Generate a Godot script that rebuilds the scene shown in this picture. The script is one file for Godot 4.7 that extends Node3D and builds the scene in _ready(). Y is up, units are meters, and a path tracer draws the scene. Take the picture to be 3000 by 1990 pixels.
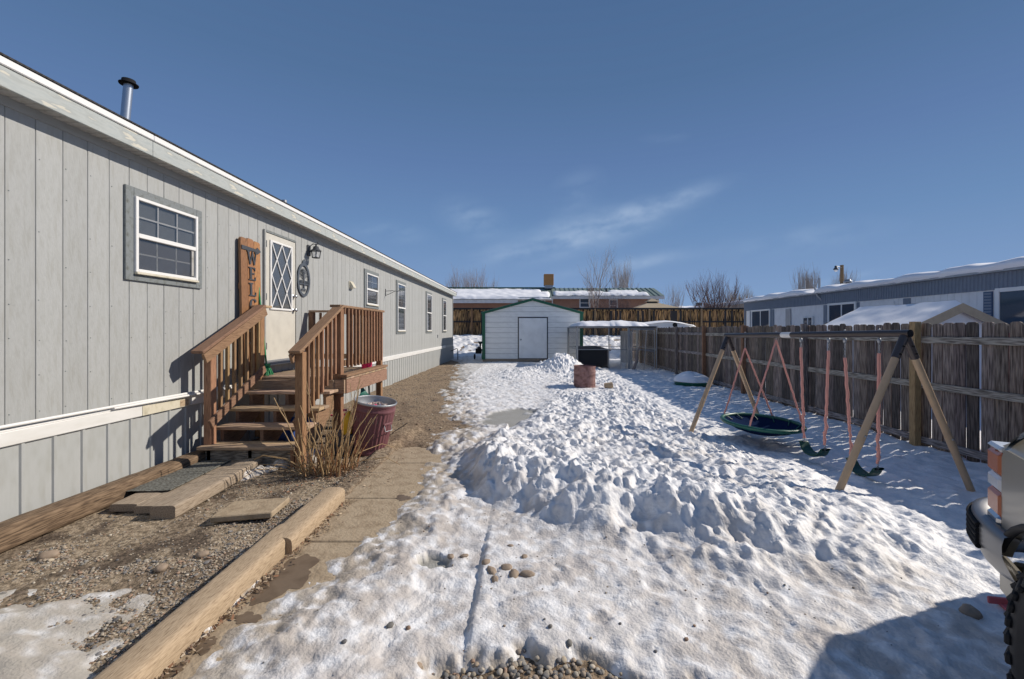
extends Node3D
# A snowy side yard between a long grey mobile home and a cedar fence.
# x runs across the yard, depth d runs away from the camera (z = -d), metres.

var M := {}
var T := {}
var meshes := {}
var taken := {}
var rng := RandomNumberGenerator.new()
var n_big: FastNoiseLite
var n_mid: FastNoiseLite
var n_fine: FastNoiseLite
var n_cell: FastNoiseLite
var n_rip: FastNoiseLite
var n_ridge: FastNoiseLite
var n_spot: FastNoiseLite
var n_edge: FastNoiseLite
var n_chunk: FastNoiseLite
var n_block: FastNoiseLite
var n_crust: FastNoiseLite


func _ready() -> void:
	rng.seed = 7
	make_view()
	make_noise()
	make_textures()
	make_materials()
	make_ground()
	make_snow()
	make_path()
	make_home()
	make_porch()
	make_side_fence()
	make_back_fence()
	make_shed()
	make_kennel()
	make_far_house()
	make_neighbour_home()
	make_far_things()
	make_trees()
	make_swings()
	make_wall_things()
	make_yard_things()
	make_timbers()
	make_bush()
	make_truck()
	make_van()
	make_scatter()


# ---------------------------------------------------------------- camera, sky, sun
func make_view() -> void:
	var cam := Camera3D.new()
	cam.name = "camera"
	cam.position = Vector3(0, 1.6, 0)
	cam.projection = Camera3D.PROJECTION_FRUSTUM
	cam.near = 0.1
	cam.far = 2000.0
	cam.keep_aspect = Camera3D.KEEP_HEIGHT
	cam.size = 0.1 * 1990.0 / 1250.0
	cam.frustum_offset = Vector2(-45.0, -29.0) * 0.1 / 1250.0
	add_child(cam)
	cam.current = true
	var sun := DirectionalLight3D.new()
	sun.name = "sun"
	sun.light_color = Color(1.0, 0.958, 0.9)
	sun.light_energy = 1.35
	sun.light_angular_distance = 0.5
	sun.shadow_enabled = true
	add_child(sun)
	sun.look_at_from_position(Vector3.ZERO, Vector3(-1.0, -0.70, 0.27), Vector3.UP)
	var env := Environment.new()
	env.background_mode = Environment.BG_SKY
	env.tonemap_mode = Environment.TONE_MAPPER_LINEAR
	env.tonemap_exposure = 1.1
	env.sdfgi_enabled = true
	env.ssao_enabled = true
	env.ssil_enabled = true
	var sky := Sky.new()
	var sm := PanoramaSkyMaterial.new()
	sm.panorama = sky_image()
	sky.sky_material = sm
	env.sky = sky
	var we := WorldEnvironment.new()
	we.name = "world"
	we.environment = env
	add_child(we)


func sky_image() -> ImageTexture:
	var w := 2048
	var h := 1024
	var stops := [[0.0, Color8(132, 160, 196)], [6.0, Color8(119, 148, 188)], [13.0, Color8(103, 135, 177)], [21.0, Color8(91, 120, 164)], [29.0, Color8(80, 110, 150)], [38.0, Color8(74, 103, 143)], [60.0, Color8(70, 98, 138)], [90.0, Color8(68, 95, 135)]]
	var im := Image.create(w, h, false, Image.FORMAT_RGB8)
	var nz := FastNoiseLite.new()
	nz.seed = 21
	nz.frequency = 1.0
	nz.fractal_octaves = 5
	nz.domain_warp_enabled = true
	nz.domain_warp_amplitude = 0.5
	nz.domain_warp_frequency = 0.8
	# thin streaks of cirrus: [u, v in the photograph's pixels turned into angles, half length, half width, tilt, strength]
	var streaks := []
	for s in [[1760, 660, 260, 60, -0.22, 0.6], [1990, 580, 170, 34, -0.3, 0.4], [1390, 645, 110, 60, 0.35, 0.3], [1130, 678, 130, 34, 0.12, 0.24], [1560, 735, 260, 44, -0.12, 0.32], [1830, 775, 220, 26, -0.16, 0.4], [1690, 560, 90, 60, -0.6, 0.2], [2440, 825, 130, 12, -0.22, 0.36], [1940, 405, 80, 18, -0.1, 0.14], [2350, 700, 300, 50, -0.15, 0.14], [2640, 870, 160, 14, -0.1, 0.2]]:
		streaks.append(s)
	for y in h:
		var el := 90.0 - (y + 0.5) * 180.0 / h
		var c: Color = stops[0][1]
		if el > 0.0:
			for k in stops.size() - 1:
				if el >= stops[k][0]:
					c = stops[k][1].lerp(stops[k + 1][1], (el - stops[k][0]) / (stops[k + 1][0] - stops[k][0]))
		else:
			c = stops[0][1].lerp(Color8(150, 150, 152), clampf(-el / 10.0, 0, 1))
		im.fill_rect(Rect2i(0, y, w, 1), c)
		if el < 2.0 or el > 30.0:
			continue
		var te := tan(deg_to_rad(el))
		for xx in range(-w / 6, w / 6):
			var az := TAU * (xx + 0.5) / w
			var px := 1545.0 + 1250.0 * tan(az)
			var py := 966.0 - 1250.0 * te / cos(az)
			var a := 0.0
			for s in streaks:
				var dx: float = px - s[0]
				var dy: float = py - s[1]
				var ct := cos(s[4])
				var sn := sin(s[4])
				var lx: float = (dx * ct + dy * sn) / s[2]
				var ly: float = (-dx * sn + dy * ct) / s[3]
				var r2 := lx * lx + ly * ly
				if r2 < 1.8:
					a += s[5] * exp(-2.2 * r2)
			if a > 0.01:
				var n := nz.get_noise_2d(px * 0.0035 - py * 0.004, py * 0.013 + px * 0.004) * 0.5 + 0.5
				a = clampf(a * smoothstep(0.12, 0.85, n) * 1.1, 0.0, 0.5)
				im.set_pixel((xx + w) % w, y, c.lerp(Color8(196, 208, 226), a))
	return ImageTexture.create_from_image(im)


# ---------------------------------------------------------------- names and nodes
func V(x: float, y: float, d: float) -> Vector3:
	return Vector3(x, y, -d)


func numbered(called: String) -> String:
	var k: int = taken.get(called, 0)
	taken[called] = k + 1
	return called if k == 0 else "%s_%03d" % [called, k]


func thing(called: String, label: String, category: String, base: Vector3, group := "") -> Node3D:
	var o := Node3D.new()
	o.name = numbered(called)
	o.position = base
	add_child(o)
	tag(o, label, category, group)
	return o


func tag(o: Node, label: String, category: String, group := "") -> void:
	o.set_meta("label", label)
	o.set_meta("category", category)
	if group != "":
		o.set_meta("group", group)


func mi(mesh: Mesh, nm: String, m: Material, parent: Node3D, pos := Vector3.ZERO, basis := Basis.IDENTITY) -> MeshInstance3D:
	var o := MeshInstance3D.new()
	o.mesh = mesh
	o.material_override = m
	o.name = numbered(nm) if parent == self else nm
	parent.add_child(o, true)
	o.transform = parent.global_transform.affine_inverse() * Transform3D(basis, pos) if parent != self else Transform3D(basis, pos)
	return o


func structure(mesh: Mesh, nm: String, m: Material) -> MeshInstance3D:
	var o := mi(mesh, nm, m, self)
	o.set_meta("kind", "structure")
	return o


func rotated(euler_deg: Vector3) -> Basis:
	return Basis.from_euler(Vector3(deg_to_rad(euler_deg.x), deg_to_rad(euler_deg.y), deg_to_rad(euler_deg.z)))


# ---------------------------------------------------------------- mesh making
class Acc:
	var v := PackedVector3Array()
	var n := PackedVector3Array()
	var i := PackedInt32Array()
	var c := PackedColorArray()

	func tri(a: Vector3, b: Vector3, e: Vector3, nn: Vector3) -> void:
		var k := v.size()
		v.append(a)
		if (e - a).cross(b - a).dot(nn) >= 0.0:
			v.append(b)
			v.append(e)
		else:
			v.append(e)
			v.append(b)
		for q in 3:
			n.append(nn)
			i.append(k + q)

	func quad(a: Vector3, b: Vector3, e: Vector3, f: Vector3, hint: Vector3) -> void:
		var nn := (b - a).cross(f - a)
		if nn.length_squared() < 1e-16:
			nn = (e - a).cross(f - a)
		nn = nn.normalized()
		if nn.dot(hint) < 0.0:
			nn = -nn
		tri(a, b, e, nn)
		tri(a, e, f, nn)

	# a box whose edges are cut back by bev
	func box(t: Transform3D, s: Vector3, bev := 0.0) -> void:
		var h := s * 0.5
		bev = minf(bev, 0.45 * minf(s.x, minf(s.y, s.z)))
		var q := Vector3(h.x - bev, h.y - bev, h.z - bev)
		for ax in 3:
			var u := (ax + 1) % 3
			var w := (ax + 2) % 3
			for sg in [-1.0, 1.0]:
				var p := []
				for k in [[-1, -1], [1, -1], [1, 1], [-1, 1]]:
					var pt := Vector3.ZERO
					pt[ax] = sg * h[ax]
					pt[u] = k[0] * q[u]
					pt[w] = k[1] * q[w]
					p.append(t * pt)
				var hint := Vector3.ZERO
				hint[ax] = sg
				quad(p[0], p[1], p[2], p[3], t.basis * hint)
		if bev <= 0.0:
			return
		for ax in 3:
			var u := (ax + 1) % 3
			var w := (ax + 2) % 3
			for su in [-1.0, 1.0]:
				for sw in [-1.0, 1.0]:
					var a := Vector3.ZERO
					var b := Vector3.ZERO
					a[u] = su * h[u]
					a[w] = sw * q[w]
					b[u] = su * q[u]
					b[w] = sw * h[w]
					var a2 := a
					var b2 := b
					a[ax] = -q[ax]
					b[ax] = -q[ax]
					a2[ax] = q[ax]
					b2[ax] = q[ax]
					var hint := Vector3.ZERO
					hint[u] = su
					hint[w] = sw
					quad(t * a, t * b, t * b2, t * a2, t.basis * hint)
		for sx in [-1.0, 1.0]:
			for sy in [-1.0, 1.0]:
				for sz in [-1.0, 1.0]:
					var hint := (t.basis * Vector3(sx, sy, sz)).normalized()
					tri(t * Vector3(sx * h.x, sy * q.y, sz * q.z), t * Vector3(sx * q.x, sy * h.y, sz * q.z), t * Vector3(sx * q.x, sy * q.y, sz * h.z), hint)

	# rows of points, smooth
	func grid(rows: Array, wrap := false, flip := false) -> void:
		var nr := rows.size()
		var nc: int = rows[0].size()
		var k := v.size()
		for r in nr:
			var row: PackedVector3Array = rows[r]
			var up: PackedVector3Array = rows[maxi(r - 1, 0)]
			var dn: PackedVector3Array = rows[mini(r + 1, nr - 1)]
			for j in nc:
				var j0 := (j - 1 + nc) % nc if wrap else maxi(j - 1, 0)
				var j1 := (j + 1) % nc if wrap else mini(j + 1, nc - 1)
				var nn := (row[j1] - row[j0]).cross(dn[j] - up[j])
				if nn.length_squared() < 1e-14:
					nn = (dn[j1] - dn[j0]).cross(dn[j] - up[j]) + (up[j1] - up[j0]).cross(dn[j] - up[j])
				nn = nn.normalized()
				v.append(row[j])
				n.append(-nn if flip else nn)
		var last := nc if wrap else nc - 1
		for r in nr - 1:
			for j in last:
				var a := k + r * nc + j
				var b := k + r * nc + (j + 1) % nc
				var e := a + nc
				var f := b + nc
				if flip:
					i.append_array([a, b, e, b, f, e])
				else:
					i.append_array([a, e, b, b, e, f])

	func tube(pts: PackedVector3Array, rad: PackedFloat32Array, sides := 8, cap := true) -> void:
		var rows := []
		var ref := Vector3.UP
		var d0 := (pts[1] - pts[0]).normalized()
		if absf(d0.dot(ref)) > 0.9:
			ref = Vector3.RIGHT
		var m := pts.size()
		var x := ref.cross(d0).normalized()
		for k in m:
			var dir := (pts[mini(k + 1, m - 1)] - pts[maxi(k - 1, 0)]).normalized()
			x = (x - dir * x.dot(dir)).normalized()
			var y := dir.cross(x)
			var row := PackedVector3Array()
			for s in sides:
				var a := TAU * s / sides
				row.append(pts[k] + (x * cos(a) + y * sin(a)) * rad[k])
			rows.append(row)
		grid(rows, true, false)
		if cap:
			for e in [0, m - 1]:
				var hint := (pts[0] - pts[1]) if e == 0 else (pts[m - 1] - pts[m - 2])
				hint = hint.normalized()
				for s in range(1, sides - 1):
					tri(rows[e][0], rows[e][s], rows[e][s + 1], hint)

	func lathe(t: Transform3D, prof: Array, sides := 24) -> void:
		var rows := []
		for p in prof:
			var row := PackedVector3Array()
			for s in sides:
				var a := TAU * s / sides
				row.append(t * Vector3(cos(a) * p[0], p[1], sin(a) * p[0]))
			rows.append(row)
		grid(rows, true, true)

	func prism(t: Transform3D, poly: PackedVector2Array, z0: float, z1: float) -> void:
		var idx := Geometry2D.triangulate_polygon(poly)
		for k in range(0, idx.size(), 3):
			for z in [z0, z1]:
				var nn := t.basis * Vector3(0, 0, -1.0 if z == minf(z0, z1) else 1.0)
				var p := []
				for q in 3:
					var a := poly[idx[k + q]]
					p.append(t * Vector3(a.x, a.y, z))
				tri(p[0], p[1], p[2], nn.normalized())
		var turn := -1.0 if Geometry2D.is_polygon_clockwise(poly) else 1.0
		for k in poly.size():
			var a := poly[k]
			var b := poly[(k + 1) % poly.size()]
			var side := Vector3(b.y - a.y, a.x - b.x, 0) * turn
			quad(t * Vector3(a.x, a.y, z0), t * Vector3(b.x, b.y, z0), t * Vector3(b.x, b.y, z1), t * Vector3(a.x, a.y, z1), t.basis * side)

	func mesh() -> ArrayMesh:
		var a := []
		a.resize(Mesh.ARRAY_MAX)
		a[Mesh.ARRAY_VERTEX] = v
		a[Mesh.ARRAY_NORMAL] = n
		a[Mesh.ARRAY_INDEX] = i
		if c.size() == v.size():
			a[Mesh.ARRAY_COLOR] = c
		var m := ArrayMesh.new()
		m.add_surface_from_arrays(Mesh.PRIMITIVE_TRIANGLES, a)
		return m


func cbox(s: Vector3, bev := 0.003) -> ArrayMesh:
	var key := "%.3f %.3f %.3f %.4f" % [s.x, s.y, s.z, bev]
	if not meshes.has(key):
		var a := Acc.new()
		a.box(Transform3D.IDENTITY, s, bev)
		meshes[key] = a.mesh()
	return meshes[key]


func box(parent: Node3D, nm: String, m: Material, center: Vector3, s: Vector3, bev := 0.003, basis := Basis.IDENTITY) -> MeshInstance3D:
	return mi(cbox(s, bev), nm, m, parent, center, basis)


func along(a: Vector3, b: Vector3, up := Vector3.UP) -> Basis:
	var z := (b - a).normalized()
	if absf(z.dot(up)) > 0.98:
		up = Vector3.BACK
	var x := up.cross(z).normalized()
	return Basis(x, z.cross(x), z)


# a board between two points: w across, h along "up"
func beam(parent: Node3D, nm: String, m: Material, a: Vector3, b: Vector3, w: float, h: float, bev := 0.003, up := Vector3.UP) -> MeshInstance3D:
	return mi(cbox(Vector3(w, h, snappedf(a.distance_to(b), 0.001)), bev), nm, m, parent, (a + b) * 0.5, along(a, b, up))


func tube(parent: Node3D, nm: String, m: Material, pts: Array, r: Variant, sides := 10) -> MeshInstance3D:
	var base: Vector3 = pts[0]
	var p := PackedVector3Array()
	var rad := PackedFloat32Array()
	for k in pts.size():
		p.append(pts[k] - base)
		rad.append(r[k] if r is Array else r)
	var a := Acc.new()
	a.tube(p, rad, sides)
	return mi(a.mesh(), nm, m, parent, base)


func lathe(parent: Node3D, nm: String, m: Material, base: Vector3, prof: Array, sides := 24, basis := Basis.IDENTITY) -> MeshInstance3D:
	var a := Acc.new()
	a.lathe(Transform3D.IDENTITY, prof, sides)
	return mi(a.mesh(), nm, m, parent, base, basis)


func pick(a: Array) -> Variant:
	return a[rng.randi() % a.size()]


func curve_at(tab: Array, x: float) -> float:
	if x <= tab[0][0]:
		return tab[0][1]
	for k in tab.size() - 1:
		if x <= tab[k + 1][0]:
			return lerpf(tab[k][1], tab[k + 1][1], (x - tab[k][0]) / (tab[k + 1][0] - tab[k][0]))
	return tab[-1][1]


# ---------------------------------------------------------------- textures and materials
func noise(sd: int, f: float, oct := 3, type := FastNoiseLite.TYPE_SIMPLEX_SMOOTH) -> FastNoiseLite:
	var n := FastNoiseLite.new()
	n.seed = sd
	n.frequency = f
	n.noise_type = type
	n.fractal_octaves = oct
	return n


func make_noise() -> void:
	n_big = noise(3, 0.25, 3)
	n_mid = noise(5, 1.3, 4)
	n_fine = noise(8, 5.0, 3)
	n_ridge = noise(11, 1.7, 4)
	n_ridge.fractal_type = FastNoiseLite.FRACTAL_RIDGED
	n_cell = noise(13, 3.1, 1, FastNoiseLite.TYPE_CELLULAR)
	n_cell.fractal_type = FastNoiseLite.FRACTAL_NONE
	n_cell.cellular_return_type = FastNoiseLite.RETURN_DISTANCE
	n_cell.domain_warp_enabled = true
	n_cell.domain_warp_amplitude = 0.15
	n_cell.domain_warp_frequency = 3.0
	n_rip = noise(17, 2.6, 2)
	n_spot = noise(23, 2.2, 4)
	n_edge = noise(29, 1.6, 4)
	n_crust = noise(71, 4.2, 4)
	n_crust.fractal_type = FastNoiseLite.FRACTAL_RIDGED
	n_crust.fractal_gain = 0.6
	n_block = noise(61, 4.6, 1, FastNoiseLite.TYPE_CELLULAR)
	n_block.fractal_type = FastNoiseLite.FRACTAL_NONE
	n_block.cellular_return_type = FastNoiseLite.RETURN_CELL_VALUE
	n_block.domain_warp_enabled = true
	n_block.domain_warp_amplitude = 0.12
	n_block.domain_warp_frequency = 6.0
	n_chunk = noise(37, 8.5, 1, FastNoiseLite.TYPE_CELLULAR)
	n_chunk.fractal_type = FastNoiseLite.FRACTAL_NONE
	n_chunk.cellular_return_type = FastNoiseLite.RETURN_DISTANCE
	n_chunk.domain_warp_enabled = true
	n_chunk.domain_warp_amplitude = 0.1
	n_chunk.domain_warp_frequency = 5.0


func grey(sd: int, f: float, oct: int, size := 256, type := FastNoiseLite.TYPE_SIMPLEX_SMOOTH) -> Image:
	return noise(sd, f, oct, type).get_seamless_image(size, size)


func ramp(im: Image, stops: Array) -> ImageTexture:
	var lut := PackedByteArray()
	for k in 256:
		var t := k / 255.0
		var c: Color = stops[-1][1]
		for q in stops.size() - 1:
			if t <= stops[q + 1][0]:
				c = stops[q][1].lerp(stops[q + 1][1], clampf((t - stops[q][0]) / (stops[q + 1][0] - stops[q][0]), 0, 1))
				break
		lut.append_array([c.r8, c.g8, c.b8])
	im.convert(Image.FORMAT_L8)
	var src := im.get_data()
	var out := PackedByteArray()
	out.resize(src.size() * 3)
	for k in src.size():
		var p := src[k] * 3
		out[k * 3] = lut[p]
		out[k * 3 + 1] = lut[p + 1]
		out[k * 3 + 2] = lut[p + 2]
	var o := Image.create_from_data(im.get_width(), im.get_height(), false, Image.FORMAT_RGB8, out)
	return ImageTexture.create_from_image(o)


func bumps(im: Image, strength: float) -> ImageTexture:
	var o := im.duplicate()
	o.convert(Image.FORMAT_RGBA8)
	o.bump_map_to_normal_map(strength)
	return ImageTexture.create_from_image(o)


func g(a: float) -> Color:
	return Color(a, a, a)


func make_textures() -> void:
	var wood := grey(31, 0.045, 5)
	T.wood = ramp(wood, [[0.0, Color(0.55, 0.52, 0.5)], [0.3, Color(0.86, 0.84, 0.82)], [0.7, Color(1, 1, 1)], [1.0, Color(0.9, 0.88, 0.86)]])
	T.wood_n = bumps(wood, 3.0)
	T.grey_wood = ramp(grey(33, 0.03, 6), [[0.0, Color(0.36, 0.34, 0.34)], [0.3, Color(0.66, 0.64, 0.63)], [0.55, Color(0.86, 0.85, 0.85)], [0.8, Color(1, 0.99, 0.98)], [1.0, Color(1, 0.86, 0.68)]])
	T.tar = ramp(grey(34, 0.03, 6), [[0.0, Color(0.4, 0.37, 0.35)], [0.35, Color(0.64, 0.6, 0.56)], [0.6, Color(0.86, 0.83, 0.79)], [1.0, Color(1, 0.98, 0.95)]])
	T.scorch = ramp(grey(35, 0.02, 5), [[0.0, Color(0.1, 0.095, 0.1)], [0.36, Color(0.16, 0.15, 0.15)], [0.47, Color(0.66, 0.57, 0.46)], [0.75, Color(1, 0.93, 0.8)], [1.0, Color(0.9, 0.7, 0.5)]])
	T.soft = ramp(grey(37, 0.012, 5), [[0.0, g(0.93)], [0.5, g(0.975)], [1.0, g(1.0)]])
	T.paint = ramp(grey(39, 0.02, 5), [[0.0, Color(0.72, 0.7, 0.66)], [0.3, Color(0.92, 0.92, 0.9)], [0.6, g(1.0)], [1.0, g(0.95)]])
	T.siding = ramp(grey(59, 0.012, 5), [[0.0, Color(0.94, 0.935, 0.92)], [0.35, Color(0.975, 0.975, 0.97)], [0.7, g(1.0)], [1.0, g(0.985)]])
	T.peel = ramp(grey(41, 0.016, 5), [[0.0, Color(1, 0.98, 0.93)], [0.2, Color(0.97, 0.95, 0.9)], [0.26, Color(0.8, 0.82, 0.82)], [0.6, Color(0.86, 0.88, 0.88)], [1.0, Color(0.8, 0.83, 0.84)]])
	T.dirt = ramp(grey(43, 0.02, 6, 512), [[0.0, Color(0.46, 0.44, 0.42)], [0.3, Color(0.7, 0.68, 0.65)], [0.55, Color(0.9, 0.88, 0.86)], [0.8, g(1.0)], [1.0, Color(0.96, 0.98, 1.0)]])
	T.dirt_n = bumps(grey(45, 0.05, 5, 512), 6.0)
	T.grain = bumps(grey(47, 0.05, 4, 512), 3.0)
	T.snow = ramp(grey(49, 0.03, 5, 512), [[0.0, g(0.93)], [0.5, g(0.98)], [1.0, g(1.0)]])
	T.rust = ramp(grey(51, 0.014, 6), [[0.0, Color(0.62, 0.52, 0.5)], [0.35, Color(0.87, 0.79, 0.77)], [0.6, Color(1, 0.95, 0.94)], [0.85, Color(1.0, 0.98, 0.98)], [1.0, Color(0.75, 0.55, 0.45)]])
	T.lines = bumps(grey(53, 0.09, 2), 2.0)
	T.concrete = ramp(grey(55, 0.012, 6, 512), [[0.0, Color(0.76, 0.74, 0.71)], [0.35, Color(0.92, 0.91, 0.9)], [0.7, g(1.0)], [1.0, g(0.93)]])
	T.leather = bumps(grey(57, 0.1, 2), 2.0)


func mat(c: Color, rough := 0.8, o := {}) -> StandardMaterial3D:
	var m := StandardMaterial3D.new()
	m.albedo_color = c.linear_to_srgb()
	m.roughness = rough
	m.metallic = o.get("metal", 0.0)
	m.metallic_specular = o.get("spec", 0.5)
	if o.has("tex"):
		m.albedo_texture = o.tex
	if o.has("nrm"):
		m.normal_enabled = true
		m.normal_texture = o.nrm
		m.normal_scale = o.get("ns", 1.0)
	if o.has("tex") or o.has("nrm"):
		m.uv1_triplanar = true
		m.uv1_world_triplanar = o.get("world", true)
		m.uv1_scale = o.get("scale", Vector3.ONE)
		m.uv1_offset = o.get("off", Vector3.ZERO)
	if o.get("vc", false):
		m.vertex_color_use_as_albedo = true
	return m


# lumber whose grain runs along one world axis, in a few tones
func lumber(c: Color, tex: Texture2D, axis: int, k: int, vary := 0.25, fine := 7.0, slow := 0.5, rough := 0.8) -> Array:
	var out := []
	for q in k:
		var s := Vector3(fine, fine, fine)
		s[axis] = slow
		var f := 1.0 - vary + 2.0 * vary * q / maxf(1.0, k - 1)
		var cc := Color(c.r * f, c.g * f * (1.0 - 0.04 * (q % 2)), c.b * f * (1.0 - 0.06 * (q % 3)))
		out.append(mat(cc, rough, {"tex": tex, "nrm": T.wood_n, "ns": 0.5, "scale": s, "off": Vector3(q * 0.37, q * 0.21, q * 0.53)}))
	return out


func make_materials() -> void:
	M.dirt = mat(Color(0.95, 0.95, 0.95), 0.95, {"tex": T.dirt, "nrm": T.dirt_n, "ns": 1.0, "scale": Vector3(1.6, 1.6, 1.6), "vc": true})
	M.snow = mat(Color(1, 1, 1), 0.6, {"tex": T.snow, "nrm": T.grain, "ns": 1.15, "scale": Vector3(1.7, 1.7, 1.7), "vc": true})
	M.cap = mat(Color(0.86, 0.87, 0.9), 0.7, {"nrm": T.grain, "ns": 0.5, "scale": Vector3(2, 2, 2)})
	M.old_snow = mat(Color(0.66, 0.64, 0.62), 0.6, {"tex": T.dirt, "nrm": T.grain, "ns": 0.6, "scale": Vector3(2, 2, 2)})
	M.concrete = mat(Color(0.39, 0.31, 0.215), 0.9, {"tex": T.concrete, "nrm": T.dirt_n, "ns": 0.35, "scale": Vector3(1.1, 1.1, 1.1)})
	M.wet = mat(Color(0.17, 0.125, 0.085), 0.45, {"tex": T.concrete, "scale": Vector3(1.1, 1.1, 1.1)})
	M.siding = []
	for k in 3:
		var f := 1.0 - 0.03 * k
		M.siding.append(mat(Color(0.362, 0.374, 0.374) * f, 0.75, {"tex": T.siding, "nrm": T.wood_n, "ns": 0.25, "scale": Vector3(6, 0.9, 6), "off": Vector3(0.3 * k, 0.4 * k, 0.1)}))
	M.frieze = mat(Color(0.33, 0.338, 0.335), 0.75, {"tex": T.siding, "scale": Vector3(4, 4, 0.7)})
	M.trim = mat(Color(0.185, 0.205, 0.215), 0.75, {"tex": T.paint, "nrm": T.wood_n, "ns": 0.3, "scale": Vector3(3, 3, 3)})
	M.fascia = mat(Color(0.55, 0.56, 0.55), 0.75, {"tex": T.peel, "scale": Vector3(1.6, 3.0, 0.7)})
	M.soffit = mat(Color(0.42, 0.41, 0.39), 0.7, {"tex": T.paint, "scale": Vector3(2, 2, 2)})
	M.white = mat(Color(0.74, 0.74, 0.73), 0.45)
	M.band = mat(Color(0.7, 0.7, 0.69), 0.5, {"tex": T.siding, "scale": Vector3(2, 2, 0.5)})
	M.skirt = mat(Color(0.385, 0.4, 0.4), 0.5, {"tex": T.siding, "scale": Vector3(3, 0.8, 3)})
	M.dark = mat(Color(0.015, 0.015, 0.017), 0.9)
	M.shingle = mat(Color(0.05, 0.05, 0.055), 0.95, {"tex": T.dirt, "scale": Vector3(4, 4, 4)})
	M.metal = mat(Color(0.42, 0.46, 0.52), 0.38, {"metal": 0.85})
	M.galv = mat(Color(0.38, 0.4, 0.43), 0.5, {"metal": 0.7, "tex": T.soft, "scale": Vector3(5, 5, 5)})
	M.black = mat(Color(0.016, 0.016, 0.018), 0.75, {"spec": 0.25})
	M.iron = mat(Color(0.05, 0.055, 0.065), 0.55)
	M.rub = mat(Color(0.018, 0.018, 0.02), 0.75, {"nrm": T.leather, "ns": 0.3, "scale": Vector3(8, 8, 8)})
	M.glass = mat(Color(0.04, 0.055, 0.075), 0.03)
	M.glass.transparency = BaseMaterial3D.TRANSPARENCY_ALPHA
	M.glass.albedo_color.a = 0.22
	M.glass.metallic_specular = 0.6
	M.blind = mat(Color(0.19, 0.2, 0.21), 0.8, {"tex": T.soft, "scale": Vector3(2, 2, 2)})
	M.screen = mat(Color(0.14, 0.13, 0.127), 0.85, {"tex": T.soft, "scale": Vector3(3, 3, 3)})
	M.cream = mat(Color(0.62, 0.58, 0.47), 0.5, {"tex": T.paint, "scale": Vector3(1.5, 1.0, 1.5)})
	M.doorw = mat(Color(0.6, 0.58, 0.52), 0.42, {"tex": T.soft, "scale": Vector3(1.3, 1.3, 1.3)})
	M.cedar_y = lumber(Color(0.32, 0.18, 0.105), T.wood, 1, 4, 0.2)
	M.cedar_z = lumber(Color(0.28, 0.172, 0.115), T.wood, 2, 4, 0.18)
	M.cedar_x = lumber(Color(0.5, 0.37, 0.26), T.wood, 0, 4, 0.2)
	M.tan_y = lumber(Color(0.34, 0.225, 0.125), T.wood, 1, 3, 0.15)
	M.sign_y = lumber(Color(0.37, 0.185, 0.085), T.wood, 1, 3, 0.22, 9.0, 0.9, 0.55)
	M.picket = lumber(Color(0.26, 0.222, 0.2), T.grey_wood, 1, 8, 0.5, 4.5, 0.4)
	M.rail_z = lumber(Color(0.42, 0.4, 0.395), T.grey_wood, 2, 3, 0.15, 6.0, 0.5)
	M.post_new = lumber(Color(0.36, 0.25, 0.14), T.wood, 1, 3, 0.3)
	M.post_old = lumber(Color(0.3, 0.27, 0.25), T.grey_wood, 1, 2, 0.15)
	M.burnt = lumber(Color(0.5, 0.36, 0.22), T.scorch, 1, 8, 0.5, 2.2, 0.22)
	M.burnt_dark = mat(Color(0.045, 0.04, 0.04), 0.9)
	M.black_rail = mat(Color(0.02, 0.02, 0.024), 0.7)
	M.timber_z = mat(Color(0.47, 0.365, 0.25), 0.9, {"tex": T.wood, "nrm": T.wood_n, "ns": 0.7, "scale": Vector3(12, 12, 1.1)})
	M.tie_z = mat(Color(0.27, 0.2, 0.14), 0.9, {"tex": T.tar, "nrm": T.wood_n, "ns": 1.0, "scale": Vector3(7, 7, 0.7)})
	M.plank_z = mat(Color(0.37, 0.305, 0.235), 0.9, {"tex": T.wood, "nrm": T.wood_n, "ns": 1.0, "scale": Vector3(7, 7, 0.7)})
	M.grey_x = mat(Color(0.36, 0.33, 0.28), 0.9, {"tex": T.grey_wood, "nrm": T.wood_n, "ns": 1.0, "scale": Vector3(0.9, 7, 7)})
	M.shed = mat(Color(0.93, 0.94, 0.92), 0.5, {"tex": T.soft, "scale": Vector3(0.6, 2, 0.6)})
	M.shed_door = mat(Color(0.95, 0.96, 0.95), 0.5, {"tex": T.soft, "scale": Vector3(0.6, 0.6, 0.6)})
	M.green = mat(Color(0.008, 0.11, 0.06), 0.4)
	M.olive = mat(Color(0.19, 0.245, 0.215), 0.45)
	M.stucco = mat(Color(0.42, 0.235, 0.165), 0.9, {"tex": T.soft, "scale": Vector3(0.8, 0.8, 0.8)})
	M.rusty = mat(Color(0.29, 0.185, 0.175), 0.75, {"tex": T.rust, "nrm": T.dirt_n, "ns": 0.2, "scale": Vector3(2.2, 2.2, 2.2)})
	M.can = mat(Color(0.19, 0.075, 0.088), 0.55, {"tex": T.soft, "nrm": T.leather, "ns": 0.15, "scale": Vector3(3, 1, 3)})
	M.tanpole = mat(Color(0.52, 0.37, 0.23), 0.45, {"tex": T.soft, "scale": Vector3(3, 3, 3)})
	M.bronze = mat(Color(0.075, 0.062, 0.06), 0.3, {"metal": 0.4})
	M.pink = mat(Color(0.66, 0.31, 0.26), 0.75)
	M.seat = mat(Color(0.006, 0.06, 0.042), 0.38)
	M.nest_rim = mat(Color(0.012, 0.1, 0.075), 0.4)
	M.nest_mat = mat(Color(0.01, 0.022, 0.065), 0.95, {"spec": 0.1})
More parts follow.
